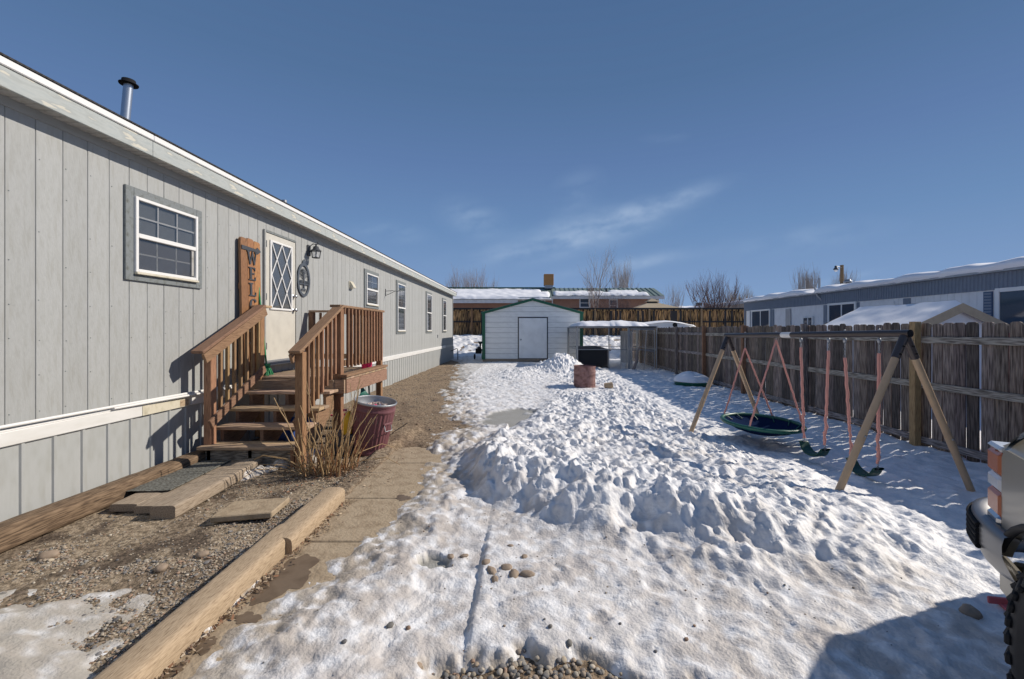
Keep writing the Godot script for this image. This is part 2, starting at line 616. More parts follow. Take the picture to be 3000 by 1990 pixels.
	M.blue = mat(Color(0.19, 0.23, 0.29), 0.6, {"tex": T.soft, "scale": Vector3(1, 1, 1)})
	M.blue_dk = mat(Color(0.06, 0.1, 0.18), 0.6)
	M.pale = mat(Color(0.76, 0.77, 0.78), 0.6, {"tex": T.soft, "scale": Vector3(0.7, 0.7, 0.7)})
	M.clear = mat(Color(0.8, 0.83, 0.85), 0.04)
	M.clear.transparency = BaseMaterial3D.TRANSPARENCY_ALPHA
	M.clear.albedo_color.a = 0.16
	M.slate = mat(Color(0.1, 0.115, 0.135), 0.45, {"metal": 0.3})
	M.paper = mat(Color(0.5, 0.42, 0.38), 0.85)
	M.smoke = mat(Color(0.22, 0.22, 0.21), 0.2)
	M.canvas_wall = mat(Color(0.4, 0.37, 0.32), 0.8)
	M.canvas = mat(Color(0.45, 0.37, 0.26), 0.9, {"tex": T.soft, "scale": Vector3(2, 2, 2)})
	M.bark = mat(Color(0.24, 0.2, 0.19), 0.9)
	M.bark_red = mat(Color(0.19, 0.125, 0.115), 0.9)
	M.bark_pale = mat(Color(0.36, 0.32, 0.3), 0.9)
	M.bark_gold = mat(Color(0.34, 0.25, 0.15), 0.9)
	M.stem = mat(Color(0.5, 0.35, 0.185), 0.75, {"tex": T.wood, "scale": Vector3(5, 3, 5)})
	M.stem_red = mat(Color(0.32, 0.15, 0.07), 0.8)
	M.chrome = mat(Color(0.47, 0.48, 0.5), 0.2, {"metal": 1.0})
	M.truck = mat(Color(0.225, 0.205, 0.165), 0.34)
	M.bumper = mat(Color(0.22, 0.22, 0.225), 0.34, {"metal": 0.6})
	M.truck.clearcoat_enabled = true
	M.truck.clearcoat = 0.35
	M.truck.clearcoat_roughness = 0.08
	M.amber = mat(Color(0.44, 0.145, 0.075), 0.22)
	M.lens = mat(Color(0.66, 0.68, 0.72), 0.12)
	M.yellow = mat(Color(0.72, 0.42, 0.01), 0.4)
	M.hotpink = mat(Color(0.72, 0.03, 0.16), 0.45)
	M.teal = mat(Color(0.02, 0.16, 0.13), 0.5)
	M.broom = mat(Color(0.01, 0.24, 0.09), 0.5)
	M.cobalt = mat(Color(0.03, 0.08, 0.3), 0.6)
	M.red = mat(Color(0.5, 0.12, 0.14), 0.6)
	M.brown_box = mat(Color(0.46, 0.235, 0.09), 0.85, {"tex": T.soft, "scale": Vector3(2, 2, 2)})
	M.mat_rubber = mat(Color(0.18, 0.19, 0.18), 0.85, {"tex": T.dirt, "nrm": T.leather, "ns": 1.0, "scale": Vector3(3, 3, 3)})
	M.pebble = mat(Color(1, 1, 1), 0.85, {"vc": true})
	M.stone = mat(Color(0.3, 0.23, 0.17), 0.7, {"tex": T.soft, "nrm": T.leather, "ns": 0.3, "scale": Vector3(7, 7, 7)})
	M.litter = mat(Color(0.24, 0.15, 0.085), 0.95, {"vc": false})


# ---------------------------------------------------------------- the ground
const SNOW_EDGE := [[0.0, -1.62], [1.95, -1.56], [2.22, -1.5], [2.53, -1.4], [2.68, -1.3], [2.98, -1.24], [3.26, -1.1], [3.47, -1.16], [4.05, -1.04], [5.1, -1.1], [6.33, -0.98], [6.9, -0.98], [8.13, -1.5], [11.36, -2.1], [13.3, -2.26], [18.2, -3.0], [20.0, -3.2], [21.6, -3.5], [22.6, -4.6], [23.2, -9.0], [24.0, -300.0]]
const BANK_FRONT := [[-3.0, 9.0], [-1.2, 5.6], [-0.8, 4.75], [-0.5, 3.95], [0.11, 3.42], [0.57, 3.12], [0.96, 2.9], [1.34, 2.64], [1.99, 2.6], [2.61, 2.62], [3.2, 2.6], [6.0, 2.2]]
const BANK_SIDE := [[0.0, -0.75], [4.0, -0.75], [5.1, -0.95], [6.6, -0.35], [9.34, 0.2], [13.27, 0.6], [17.0, 0.6]]
const BANK_HIGH := [[-1.2, 0.2], [-0.4, 0.31], [0.2, 0.32], [1.3, 0.32], [2.0, 0.26], [2.6, 0.18], [3.3, 0.06], [6.0, 0.0]]


func ground_y(x: float, d: float) -> float:
	var y := 0.03 * n_big.get_noise_2d(x * 1.2, d * 1.2)
	if x > -1.95 and x < -0.3 and d < 6.8:
		y = y * 0.15 - 0.012 + 0.075 * smoothstep(5.25, 6.1, d + 0.5 * n_edge.get_noise_2d(x * 1.5, d)) + 0.06 * smoothstep(-1.62, -1.74, x + 0.08 * n_edge.get_noise_2d(x * 2.0, d * 2.0))
	y += 1.15 * smoothstep(23.4, 29.5, d)
	if x > 2.0:
		y -= 0.05 * smoothstep(2.0, 4.0, x)
	return y


func axis_steps(pts: Array) -> PackedFloat32Array:
	# [[from, to, step], ...]
	var out := PackedFloat32Array()
	for p in pts:
		var n := int(ceil((p[1] - p[0]) / p[2]))
		for k in n:
			out.append(p[0] + (p[1] - p[0]) * k / n)
	out.append(pts[-1][1])
	return out


func depth_steps(rate: float) -> PackedFloat32Array:
	var out := PackedFloat32Array([-60.0, -20.0, -8.0, -3.0, -1.0, 0.0, 0.7])
	var d := 1.2
	while d < 31.0:
		out.append(d)
		d += rate * (2.0 + d)
	out.append_array([31.5, 34.0, 38.0, 45.0, 60.0, 90.0, 150.0, 300.0, 600.0])
	return out


func make_ground() -> void:
	var xs := axis_steps([[-400.0, -60.0, 85.0], [-60.0, -12.0, 8.0], [-12.0, -4.3, 1.5], [-4.3, -0.6, 0.035], [-0.6, 6.0, 0.25], [6.0, 20.0, 2.0], [20.0, 60.0, 10.0], [60.0, 400.0, 85.0]])
	var ds := depth_steps(0.007)
	var a := Acc.new()
	var rows := []
	for d in ds:
		var row := PackedVector3Array()
		for x in xs:
			var y := ground_y(x, d)
			if x > -4.4 and x < -0.5 and d > 0.0 and d < 24.0:
				y += 0.016 * n_mid.get_noise_2d(x * 1.6, d * 1.6) + 0.007 * n_fine.get_noise_2d(x * 1.5, d * 1.5)
				if d > 5.9:
					y += 0.02 * n_mid.get_noise_2d(x + 40.0, d * 0.7)
			row.append(V(x, y, d))
			var c := Color(0.36, 0.275, 0.19)
			var k := n_spot.get_noise_2d(x * 0.6, d * 0.6)
			if d < 5.5 and x < -1.75:
				c = Color(0.4, 0.33, 0.245).lerp(Color(0.29, 0.23, 0.165), smoothstep(-0.05, 0.25, k))
				c = c.lerp(Color(0.15, 0.115, 0.085), smoothstep(0.2, 0.42, n_edge.get_noise_2d(x * 0.9 + 3.0, d * 0.9)))
			else:
				c = c.lerp(Color(0.26, 0.195, 0.135), smoothstep(0.05, 0.4, k))
			a.c.append(c)
		rows.append(row)
	a.grid(rows)
	structure(a.mesh(), "ground", M.dirt)


# thickness of the snow over the ground, negative where there is none
func snow_parts(x: float, d: float) -> Array:
	if x > 5.5 or x < -5.2 or d > 24.0 or d < 0.5:
		var bare := 0.06 + 0.03 * n_mid.get_noise_2d(x * 0.6, d * 0.6)
		if d > 24.0 and d < 30.0:
			bare += 0.09 * n_rip.get_noise_2d(x * 0.6, d * 0.6) + 0.1 * (n_cell.get_noise_2d(x * 0.55, d * 0.55) + 0.5)
		if x < -3.9 and d < 22.6:
			bare = -0.1
		return [bare, 0.06, 0.0]
	var t := x - curve_at(SNOW_EDGE, d) + 0.2 * n_edge.get_noise_2d(x, d) * clampf(d * 0.25, 0.5, 2.2) + 0.12 * n_fine.get_noise_2d(x, d) + 0.16 * n_spot.get_noise_2d(x * 1.8, d * 1.8)
	var thin := clampf(t * 0.13, -0.08, 0.06)
	if x < -1.95 and d < 3.2:
		var p := 0.8 - pow((x + 2.85) / 0.72, 2.0) - pow((d - 1.5) / 0.8, 2.0) + 0.9 * n_edge.get_noise_2d(x * 1.5 + 9.0, d * 1.5)
		thin = maxf(thin, clampf(p * 0.045 + 0.012 * n_fine.get_noise_2d(x, d), -0.08, 0.022))
	if d < 2.6 and x > -1.2 and x < 1.4:
		var hole := 1.0 - pow((x - 0.05) / 0.7, 2.0) - pow((d - 1.7) / 0.36, 2.0) + 0.7 * n_edge.get_noise_2d(x * 2.0 + 5.0, d * 2.0)
		thin = minf(thin, 0.05 - 0.12 * clampf(hole + 0.25, 0.0, 1.2))
	var f := d - curve_at(BANK_FRONT, x) + 0.3 * n_edge.get_noise_2d(x * 0.9 + 20.0, d * 0.9)
	var bank := smoothstep(-0.15, 0.85, f) * smoothstep(0.0, 0.55, x - curve_at(BANK_SIDE, d)) * curve_at(BANK_HIGH, x)
	bank *= 0.34 + 0.66 * exp(-maxf(f - 0.45, 0.0) / 1.5)
	if d > 5.0:
		bank *= 1.0 - 0.75 * smoothstep(1.4, 2.7, x) * smoothstep(4.0, 5.2, d)
	bank *= 1.0 - 0.72 * smoothstep(6.0, 10.0, d)
	bank += 0.6 * exp(-(pow((x - 1.25) / 0.75, 2.0) + pow((d - 15.4) / 1.0, 2.0)))
	bank += 0.16 * exp(-(pow((x + 0.2) / 1.0, 2.0) + pow((d - 14.6) / 2.2, 2.0)))
	var pit := 1.0 - 0.9 * exp(-(pow((x - 1.52) / 0.6, 2.0) + pow((d - 11.0) / 0.8, 2.0)))
	bank *= pit
	var inb := clampf(bank / 0.3, 0.0, 1.0)
	var shade := smoothstep(2.4, 3.2, x)
	var yard := smoothstep(0.0, 0.8, x - curve_at(BANK_SIDE, d)) * smoothstep(3.8, 5.0, d) * (1.0 - shade)
	var rough := maxf(inb, 0.75 * yard) * pit
	var y := thin
	if thin > 0.0:
		var lip := clampf(thin / 0.05, 0.0, 1.0)
		var m := n_mid.get_noise_2d(x, d)
		var fine := n_fine.get_noise_2d(x, d)
		var lump := 1.0 - smoothstep(0.0, 0.8, n_chunk.get_noise_2d(x, d) + 1.0)
		var crust := n_crust.get_noise_2d(x, d)
		y += bank + lip * (0.012 * n_rip.get_noise_2d(x * 1.1, d * 1.1) + 0.01 * m + 0.006 * fine + 0.011 * crust + 0.006 * n_block.get_noise_2d(x * 1.7, d * 1.7))
		y += rough * (0.045 * m + 0.03 * n_ridge.get_noise_2d(x * 1.4, d * 1.4) + 0.02 * fine + 0.034 * crust + 0.018 * lump * (0.6 + m))
		y += rough * (0.024 * n_block.get_noise_2d(x, d) + 0.018 * n_block.get_noise_2d(x * 2.1 + 7.0, d * 2.1))
		y -= lip * (1.0 - rough) * 0.016 * smoothstep(-0.1, 0.3, n_big.get_noise_2d(x * 2.0 + 9.0, d * 2.0)) * (1.0 - smoothstep(0.12, 0.36, n_cell.get_noise_2d(x * 1.35 + 30.0, d * 0.75) + 1.0))
		y -= rough * 0.045 * (1.0 - smoothstep(0.12, 0.62, n_cell.get_noise_2d(x, d) + 1.0))
		y += shade * (0.035 * n_rip.get_noise_2d(x + 7.0, d) + 0.014 * n_mid.get_noise_2d(x * 1.4 + 3.0, d * 1.4))
		if d > 1.7 and d < 3.1:
			var k := x + 0.66 - (d - 2.3) * 0.38
			if absf(k) < 0.14:
				y -= lip * 0.012 * (1.0 - pow(k / 0.14, 2.0)) * (0.6 + 0.4 * cos(k * 130.0)) * smoothstep(3.05, 2.7, d)
	if x < -0.5 and d < 6.4:
		y += 0.045 * smoothstep(-0.5, -0.85, x)
	return [y, thin, maxf(inb, 0.6 * yard)]


func snow_y(x: float, d: float) -> float:
	return ground_y(x, d) + maxf(0.0, snow_parts(x, d)[0])


func make_snow() -> void:
	var xs := axis_steps([[-400.0, -60.0, 85.0], [-60.0, -12.0, 8.0], [-12.0, -5.0, 1.0], [-5.0, -3.0, 0.06], [-3.0, -1.9, 0.04], [-1.9, 3.2, 0.0165], [3.2, 6.0, 0.032], [6.0, 20.0, 1.0], [20.0, 60.0, 5.0], [60.0, 400.0, 85.0]])
	var ds := depth_steps(0.0048)
	var a := Acc.new()
	var rows := []
	for d in ds:
		var row := PackedVector3Array()
		for x in xs:
			var s := snow_parts(x, d)
			var y: float = s[0]
			var thin: float = s[1]
			var c := Color(0.84, 0.85, 0.87)
			if x > -5.0 and x < 5.5 and d > 0.5 and d < 24.0:
				var lying: float = 1.0 - s[2]
				var n1 := n_spot.get_noise_2d(x, d)
				var n2 := n_spot.get_noise_2d(x * 3.1 + 50.0, d * 3.1)
				var dirty := smoothstep(0.0, 0.45, n1 + 0.6 * n2) * (0.75 if d < 6.0 else 0.4) * (0.15 + 0.85 * lying) * (1.0 - smoothstep(2.2, 3.0, x))
				c = c.lerp(Color(0.4, 0.33, 0.26), 0.8 * dirty)
				c = c.lerp(Color(0.56, 0.53, 0.51), 0.65 * lying * (1.0 - smoothstep(2.0, 3.0, x)) * (1.0 - 0.7 * smoothstep(5.0, 7.0, d)) * smoothstep(-0.5, 0.15, n2))
				var slush := 1.0 - smoothstep(0.15, 1.1, x - curve_at(SNOW_EDGE, d))
				c = c.lerp(Color(0.44, 0.385, 0.33), 0.6 * slush * smoothstep(-0.35, 0.3, n1 + 0.6 * n2))
				c = c.lerp(Color(0.4, 0.345, 0.275), 0.85 * (1.0 - smoothstep(0.014, 0.055, thin)) * smoothstep(-0.5, 0.2, n2))
				if x < -1.9:
					c = c.lerp(Color(0.42, 0.41, 0.385), 0.45 + 0.4 * n2)
				var ice := 1.0 - pow((x + 0.3 - (d - 7.6) * 0.15) / 0.5, 2.0) - pow((d - 7.5) / 1.05, 2.0) + 0.6 * n1
				var ice2 := 1.0 - pow((x + 0.62) / 0.13, 2.0) - pow((d - 2.84) / 0.1, 2.0) + 0.8 * n2
				var k := smoothstep(0.1, 0.5, maxf(ice, ice2))
				c = c.lerp(Color(0.27, 0.265, 0.235), 0.85 * k)
				y = lerpf(y, minf(y, 0.035), k)
			row.append(V(x, ground_y(x, d) + y, d))
			a.c.append(c)
		rows.append(row)
	a.grid(rows)
	structure(a.mesh(), "snow", M.snow)


func blob(center: Vector2, rx: float, rd: float, sd: int, n := 60) -> PackedVector2Array:
	var out := PackedVector2Array()
	for k in n:
		var an := TAU * k / n
		var r := 1.0 + 0.2 * sin(2.0 * an + sd * 1.7) + 0.14 * sin(3.0 * an + sd * 2.9) + 0.1 * sin(5.0 * an + sd) + 0.07 * sin(9.0 * an + sd * 4.0) + 0.05 * sin(14.0 * an + sd * 3.0)
		out.append(center + Vector2(cos(an) * rx * r, sin(an) * rd * r))
	return out


func make_path() -> void:
	var p := Node3D.new()
	p.name = "concrete_path"
	add_child(p)
	p.set_meta("kind", "structure")
	var cuts := [0.6, 1.5, 2.33, 3.16, 3.97, 5.02, 5.72, 6.3]
	for k in cuts.size() - 1:
		var a: float = cuts[k] + 0.006
		var b: float = cuts[k + 1] - 0.006
		box(p, "slab", M.concrete, V(-1.29, -0.03, (a + b) / 2.0), Vector3(0.86, 0.12, b - a), 0.008)
	for w in [[-1.52, 2.7, 0.15, 0.22, 3], [-1.52, 2.32, 0.06, 0.05, 5], [-1.6, 2.12, 0.05, 0.05, 6], [-1.64, 1.96, 0.045, 0.05, 8], [-1.16, 3.98, 0.06, 0.07, 9]]:
		var a := Acc.new()
		a.prism(Transform3D(Basis(Vector3.RIGHT, Vector3(0, 0, -1), Vector3.UP), Vector3.ZERO), blob(Vector2(w[0], w[1]), w[2], w[3], w[4]), 0.0, 0.001)
		mi(a.mesh(), "wet_patch", M.wet, p, Vector3(0, 0.0312, 0))


# ---------------------------------------------------------------- the long grey home
const WX := -3.98


func window_on_home(home: Node3D, d0: float, d1: float, y0: float, y1: float, trim: float, cols: int, rows: int, label := "") -> void:
	var w := Node3D.new()
	w.name = "window"
	home.add_child(w, true)
	w.global_position = V(WX, y0, (d0 + d1) / 2.0)
	if label != "":
		w.set_meta("label", label)
	var dm := (d0 + d1) / 2.0
	var ym := (y0 + y1) / 2.0
	# flat painted boards round the frame
	for s in [-1.0, 1.0]:
		box(w, "casing", M.trim, V(WX + 0.012, ym, dm + s * ((d1 - d0) / 2.0 - trim / 2.0)), Vector3(0.024, y1 - y0, trim), 0.003)
		box(w, "casing", M.trim, V(WX + 0.0125, ym + s * ((y1 - y0) / 2.0 - trim / 2.0), dm), Vector3(0.023, trim, d1 - d0 - 2.0 * trim - 0.002), 0.003)
	var a0 := d0 + trim
	var a1 := d1 - trim
	var b0 := y0 + trim
	var b1 := y1 - trim
	var f := 0.032
	var bm := (b0 + b1) / 2.0
	for s in [-1.0, 1.0]:
		box(w, "frame", M.white, V(WX + 0.022, bm, dm + s * ((a1 - a0) / 2.0 - f / 2.0)), Vector3(0.05, b1 - b0, f), 0.004)
		box(w, "frame", M.white, V(WX + 0.0215, bm + s * ((b1 - b0) / 2.0 - f / 2.0), dm), Vector3(0.049, f, a1 - a0 - 2.0 * f - 0.002), 0.004)
	box(w, "sill", M.cream, V(WX + 0.03, b0 - 0.012, dm), Vector3(0.06, 0.022, a1 - a0), 0.004)
	# upper sash stands forward of the lower one
	var iw := a1 - a0 - 2.0 * f
	var mid := bm - 0.01
	box(w, "meeting_rail", M.white, V(WX + 0.0265, mid, dm), Vector3(0.038, 0.045, iw - 0.002), 0.004)
	for k in 2:
		var lo := mid + 0.022 if k == 0 else b0 + f
		var hi := b1 - f if k == 0 else mid - 0.022
		var px := WX + (0.027 if k == 0 else 0.016)
		box(w, "blind" if k == 0 else "insect_screen", M.blind if k == 0 else M.screen, V(WX + 0.0045 + 0.002 * k, (lo + hi) / 2.0, dm), Vector3(0.004, hi - lo - 0.002, iw - 0.002), 0.0)
		box(w, "pane", M.glass, V(px, (lo + hi) / 2.0, dm), Vector3(0.004, hi - lo - 0.002, iw - 0.002), 0.0)
		var mw := 0.017
		for c in range(1, cols):
			box(w, "muntin", M.white if k == 0 else M.soffit, V(px - 0.006, (lo + hi) / 2.0, dm - iw / 2.0 + iw * c / cols), Vector3(0.006, hi - lo - 0.004, mw), 0.001)
		for r in range(1, rows):
			box(w, "muntin", M.white if k == 0 else M.soffit, V(px - 0.0055, lo + (hi - lo) * r / rows, dm), Vector3(0.005, mw, iw - 0.004), 0.001)
	# the lower sash has a stile set in from the frame
	box(w, "stile", M.soffit, V(WX + 0.02, (b0 + f + mid) / 2.0, a1 - f - 0.03), Vector3(0.02, mid - b0 - f - 0.03, 0.03), 0.003)


func make_home() -> void:
	var h := thing("mobile_home", "long pale grey mobile home with vertical board siding and white belly band", "mobile home", V(WX, 0, 10))
	var d_near := -3.05
	var d_far := 22.72
	var len := d_far - d_near
	var dm := (d_near + d_far) / 2.0
	box(h, "wall_core", M.siding[0], V(WX - 2.2, 2.05, dm), Vector3(4.386, 2.5, len - 0.06), 0.0)
	box(h, "floor_frame", M.dark, V(WX - 2.2, 0.55, dm), Vector3(4.28, 0.45, len - 0.06), 0.0)
	# siding, board by board
	var pitch := 0.2032
	var n := int(len / pitch)
	for k in n:
		var gap := 0.005 if k % 6 != 4 else 0.011
		box(h, "siding_board", M.siding[(k * 7 + k / 3) % 3], V(WX - 0.012 - 0.001 * (k % 2), 2.06, d_near + pitch * (k + 0.5)), Vector3(0.024, 2.54, pitch - gap), 0.003)
	var nails := Acc.new()
	for k in n:
		for q in 9:
			var nd := d_near + pitch * (k + 0.12) + rng.randf_range(-0.004, 0.004)
			if nd > 1.5 and nd < 14.0 and rng.randf() < 0.7:
				nails.box(Transform3D(Basis.IDENTITY, V(WX + 0.0005, 0.95 + 0.29 * q + rng.randf_range(-0.03, 0.03), nd)), Vector3(0.003, 0.008, 0.008), 0.0)
	mi(nails.mesh(), "nail_heads", M.trim, h).set_meta("kind", "stuff")
	for e in [d_near - 0.01, d_far + 0.012]:
		box(h, "end_wall", M.siding[1], V(WX - 2.2, 2.06, e), Vector3(4.3, 2.54, 0.024), 0.0)
	box(h, "corner_trim", M.frieze, V(WX + 0.003, 2.06, d_far + 0.005), Vector3(0.03, 2.54, 0.06), 0.003)
	# frieze, soffit, fascia, drip edge, roof
	for k in 7:
		var a := d_near + len * k / 7.0
		var b := d_near + len * (k + 1) / 7.0 - 0.003
		box(h, "frieze_board", M.frieze, V(WX + 0.008, 3.345, (a + b) / 2.0), Vector3(0.016, 0.085, b - a), 0.002)
		box(h, "fascia_board", M.fascia, V(-3.795, 3.428, (a + b) / 2.0), Vector3(0.022, 0.148, b - a), 0.003)
		box(h, "drip_edge", M.white, V(-3.79, 3.537, (a + b) / 2.0), Vector3(0.04, 0.06, b - a), 0.006)
	var so := Acc.new()
	var d := d_near
	while d < d_far:
		so.box(Transform3D(Basis.IDENTITY, V(-3.888, 3.379, d + 0.05)), Vector3(0.166, 0.012, 0.074), 0.004)
		so.box(Transform3D(Basis.IDENTITY, V(-3.888, 3.386, d + 0.05)), Vector3(0.166, 0.012, 0.1), 0.0)
		d += 0.1
	mi(so.mesh(), "soffit", M.soffit, h)
	for s in [-1.0, 1.0]:
		var ex := -3.762 if s > 0 else -8.6
		var r := Acc.new()
		r.prism(Transform3D(Basis.IDENTITY, Vector3.ZERO), PackedVector2Array([Vector2(ex, 3.569), Vector2(-6.18, 4.17), Vector2(-6.18, 4.19), Vector2(ex, 3.583)]), -d_far - 0.15, -d_near + 0.15)
		mi(r.mesh(), "roof", M.shingle, h)
	box(h, "eave_block", M.dark, V(-4.4, 3.47, dm), Vector3(1.15, 0.16, len - 0.05), 0.0)
	var gb := Acc.new()
	gb.prism(Transform3D(Basis.IDENTITY, Vector3.ZERO), PackedVector2Array([Vector2(-8.3, 3.33), Vector2(-4.0, 3.33), Vector2(-4.0, 3.52), Vector2(-6.18, 4.15), Vector2(-8.3, 3.62)]), -d_far - 0.02, -d_far + 0.0)
	mi(gb.mesh(), "gable", M.siding[0], h)
	beam(h, "rake_board", M.fascia, V(-3.79, 3.48, d_far + 0.13), V(-6.18, 4.08, d_far + 0.13), 0.024, 0.15)
	# belly band and skirting
	for k in 8:
		var a := d_near + (20.6 - d_near) * k / 8.0
		var b := d_near + (20.6 - d_near) * (k + 1) / 8.0 - 0.004
		box(h, "belly_band", M.band, V(WX + 0.017, 0.768, (a + b) / 2.0), Vector3(0.034, 0.112, b - a), 0.006)
		box(h, "band_lip", M.white, V(WX + 0.015, 0.832, (a + b) / 2.0), Vector3(0.03, 0.016, b - a), 0.004)
	box(h, "belly_band", M.skirt, V(WX + 0.017, 0.768, 21.66), Vector3(0.034, 0.112, 2.1), 0.006)
	box(h, "band_patch", M.cream, V(WX + 0.0365, 0.766, 4.68), Vector3(0.005, 0.1, 0.62), 0.001)
	box(h, "rust_stain", M.timber_z, V(WX + 0.0395, 0.76, 4.9), Vector3(0.003, 0.07, 0.12), 0.0)
	var sp := 0.23
	var prof := PackedVector2Array([Vector2(0, 0), Vector2(0.17, 0), Vector2(0.178, -0.013), Vector2(0.2, -0.013), Vector2(0.208, 0), Vector2(0.23, 0), Vector2(0.23, 0.006), Vector2(0, 0.006)])
	var sa := Acc.new()
	sa.prism(Transform3D(Basis(Vector3(0, 0, -1), Vector3(-1, 0, 0), Vector3(0, 1, 0)), Vector3.ZERO), prof, 0.0, 0.8)
	var sk := sa.mesh()
	n = int(len / sp)
	for k in n:
		mi(sk, "skirt_panel", M.skirt, h, V(WX + 0.008, -0.08, d_near + sp * k))
	for k in 3:
		box(h, "skirt_end", M.skirt, V(WX - 0.6 - 1.3 * k, 0.35, d_far), Vector3(1.29, 0.8, 0.02), 0.0)
	# windows
	window_on_home(h, 4.202, 5.188, 2.095, 3.035, 0.088, 3, 2, "wide window with a three by two grille in each sash")
	window_on_home(h, 10.38, 11.38, 2.14, 3.09, 0.09, 2, 2)
	window_on_home(h, 12.9, 13.9, 1.47, 3.11, 0.09, 2, 4)
	window_on_home(h, 16.69, 17.7, 1.46, 3.11, 0.09, 2, 4)
	window_on_home(h, 19.9, 20.85, 1.46, 3.09, 0.09, 2, 4)
	make_door(h)
	# dryer vent
	var vent := Node3D.new()
	vent.name = "dryer_vent"
	h.add_child(vent)
	vent.global_position = V(WX, 2.6, 9.6)
	box(vent, "plate", M.cream, V(WX + 0.008, 2.6, 9.6), Vector3(0.016, 0.17, 0.19), 0.003)
	var hood := Acc.new()
	hood.prism(Transform3D(Basis(Vector3(1, 0, 0), Vector3.UP, Vector3(0, 0, 1)), Vector3.ZERO), PackedVector2Array([Vector2(0.016, -0.07), Vector2(0.1, -0.06), Vector2(0.09, -0.03), Vector2(0.03, 0.075), Vector2(0.016, 0.075)]), -0.075, 0.075)
	mi(hood.mesh(), "hood", M.cream, vent, V(WX, 2.6, 9.6))
	box(h, "outlet_cover", M.galv, V(WX + 0.015, 1.31, 18.9), Vector3(0.03, 0.13, 0.08), 0.004)
	box(h, "skirt_latch", M.iron, V(WX + 0.02, 0.33, 8.3), Vector3(0.012, 0.05, 0.03), 0.003)
	# loose white pipes lying on the band, held near the steps
	tube(h, "pipe", M.white, [V(WX + 0.045, 0.872, 2.2), V(WX + 0.05, 0.868, 4.1), V(WX + 0.05, 0.86, 5.3), V(WX + 0.05, 0.85, 5.9)], 0.014)
	tube(h, "pipe", M.white, [V(WX + 0.05, 0.85, 4.05), V(WX + 0.07, 0.842, 4.8), V(WX + 0.07, 0.83, 5.7)], 0.013)
	# flue and roof vents
	var flue := tube(h, "flue_pipe", M.metal, [V(-5.25, 3.85, 5.52), V(-5.16, 4.8, 5.52)], 0.05, 20)
	lathe(flue, "flue_cap", M.black, V(-5.16, 4.79, 5.52), [[0.0, -0.02], [0.098, -0.025], [0.102, -0.01], [0.075, 0.0], [0.07, 0.04], [0.0, 0.05]], 20)
	tube(h, "roof_vent", M.galv, [V(-5.3, 3.9, 9.3), V(-5.3, 4.42, 9.3)], 0.05, 14)
	# bent pipe out of the corner
	tube(h, "bent_pipe", M.iron, [V(WX - 0.05, 0.47, 22.1), V(WX + 0.1, 0.52, 22.1), V(WX + 0.3, 0.62, 22.15), V(WX + 0.36, 0.6, 22.15), V(WX + 0.37, 0.2, 22.15), V(WX + 0.37, 0.0, 22.15)], 0.022)


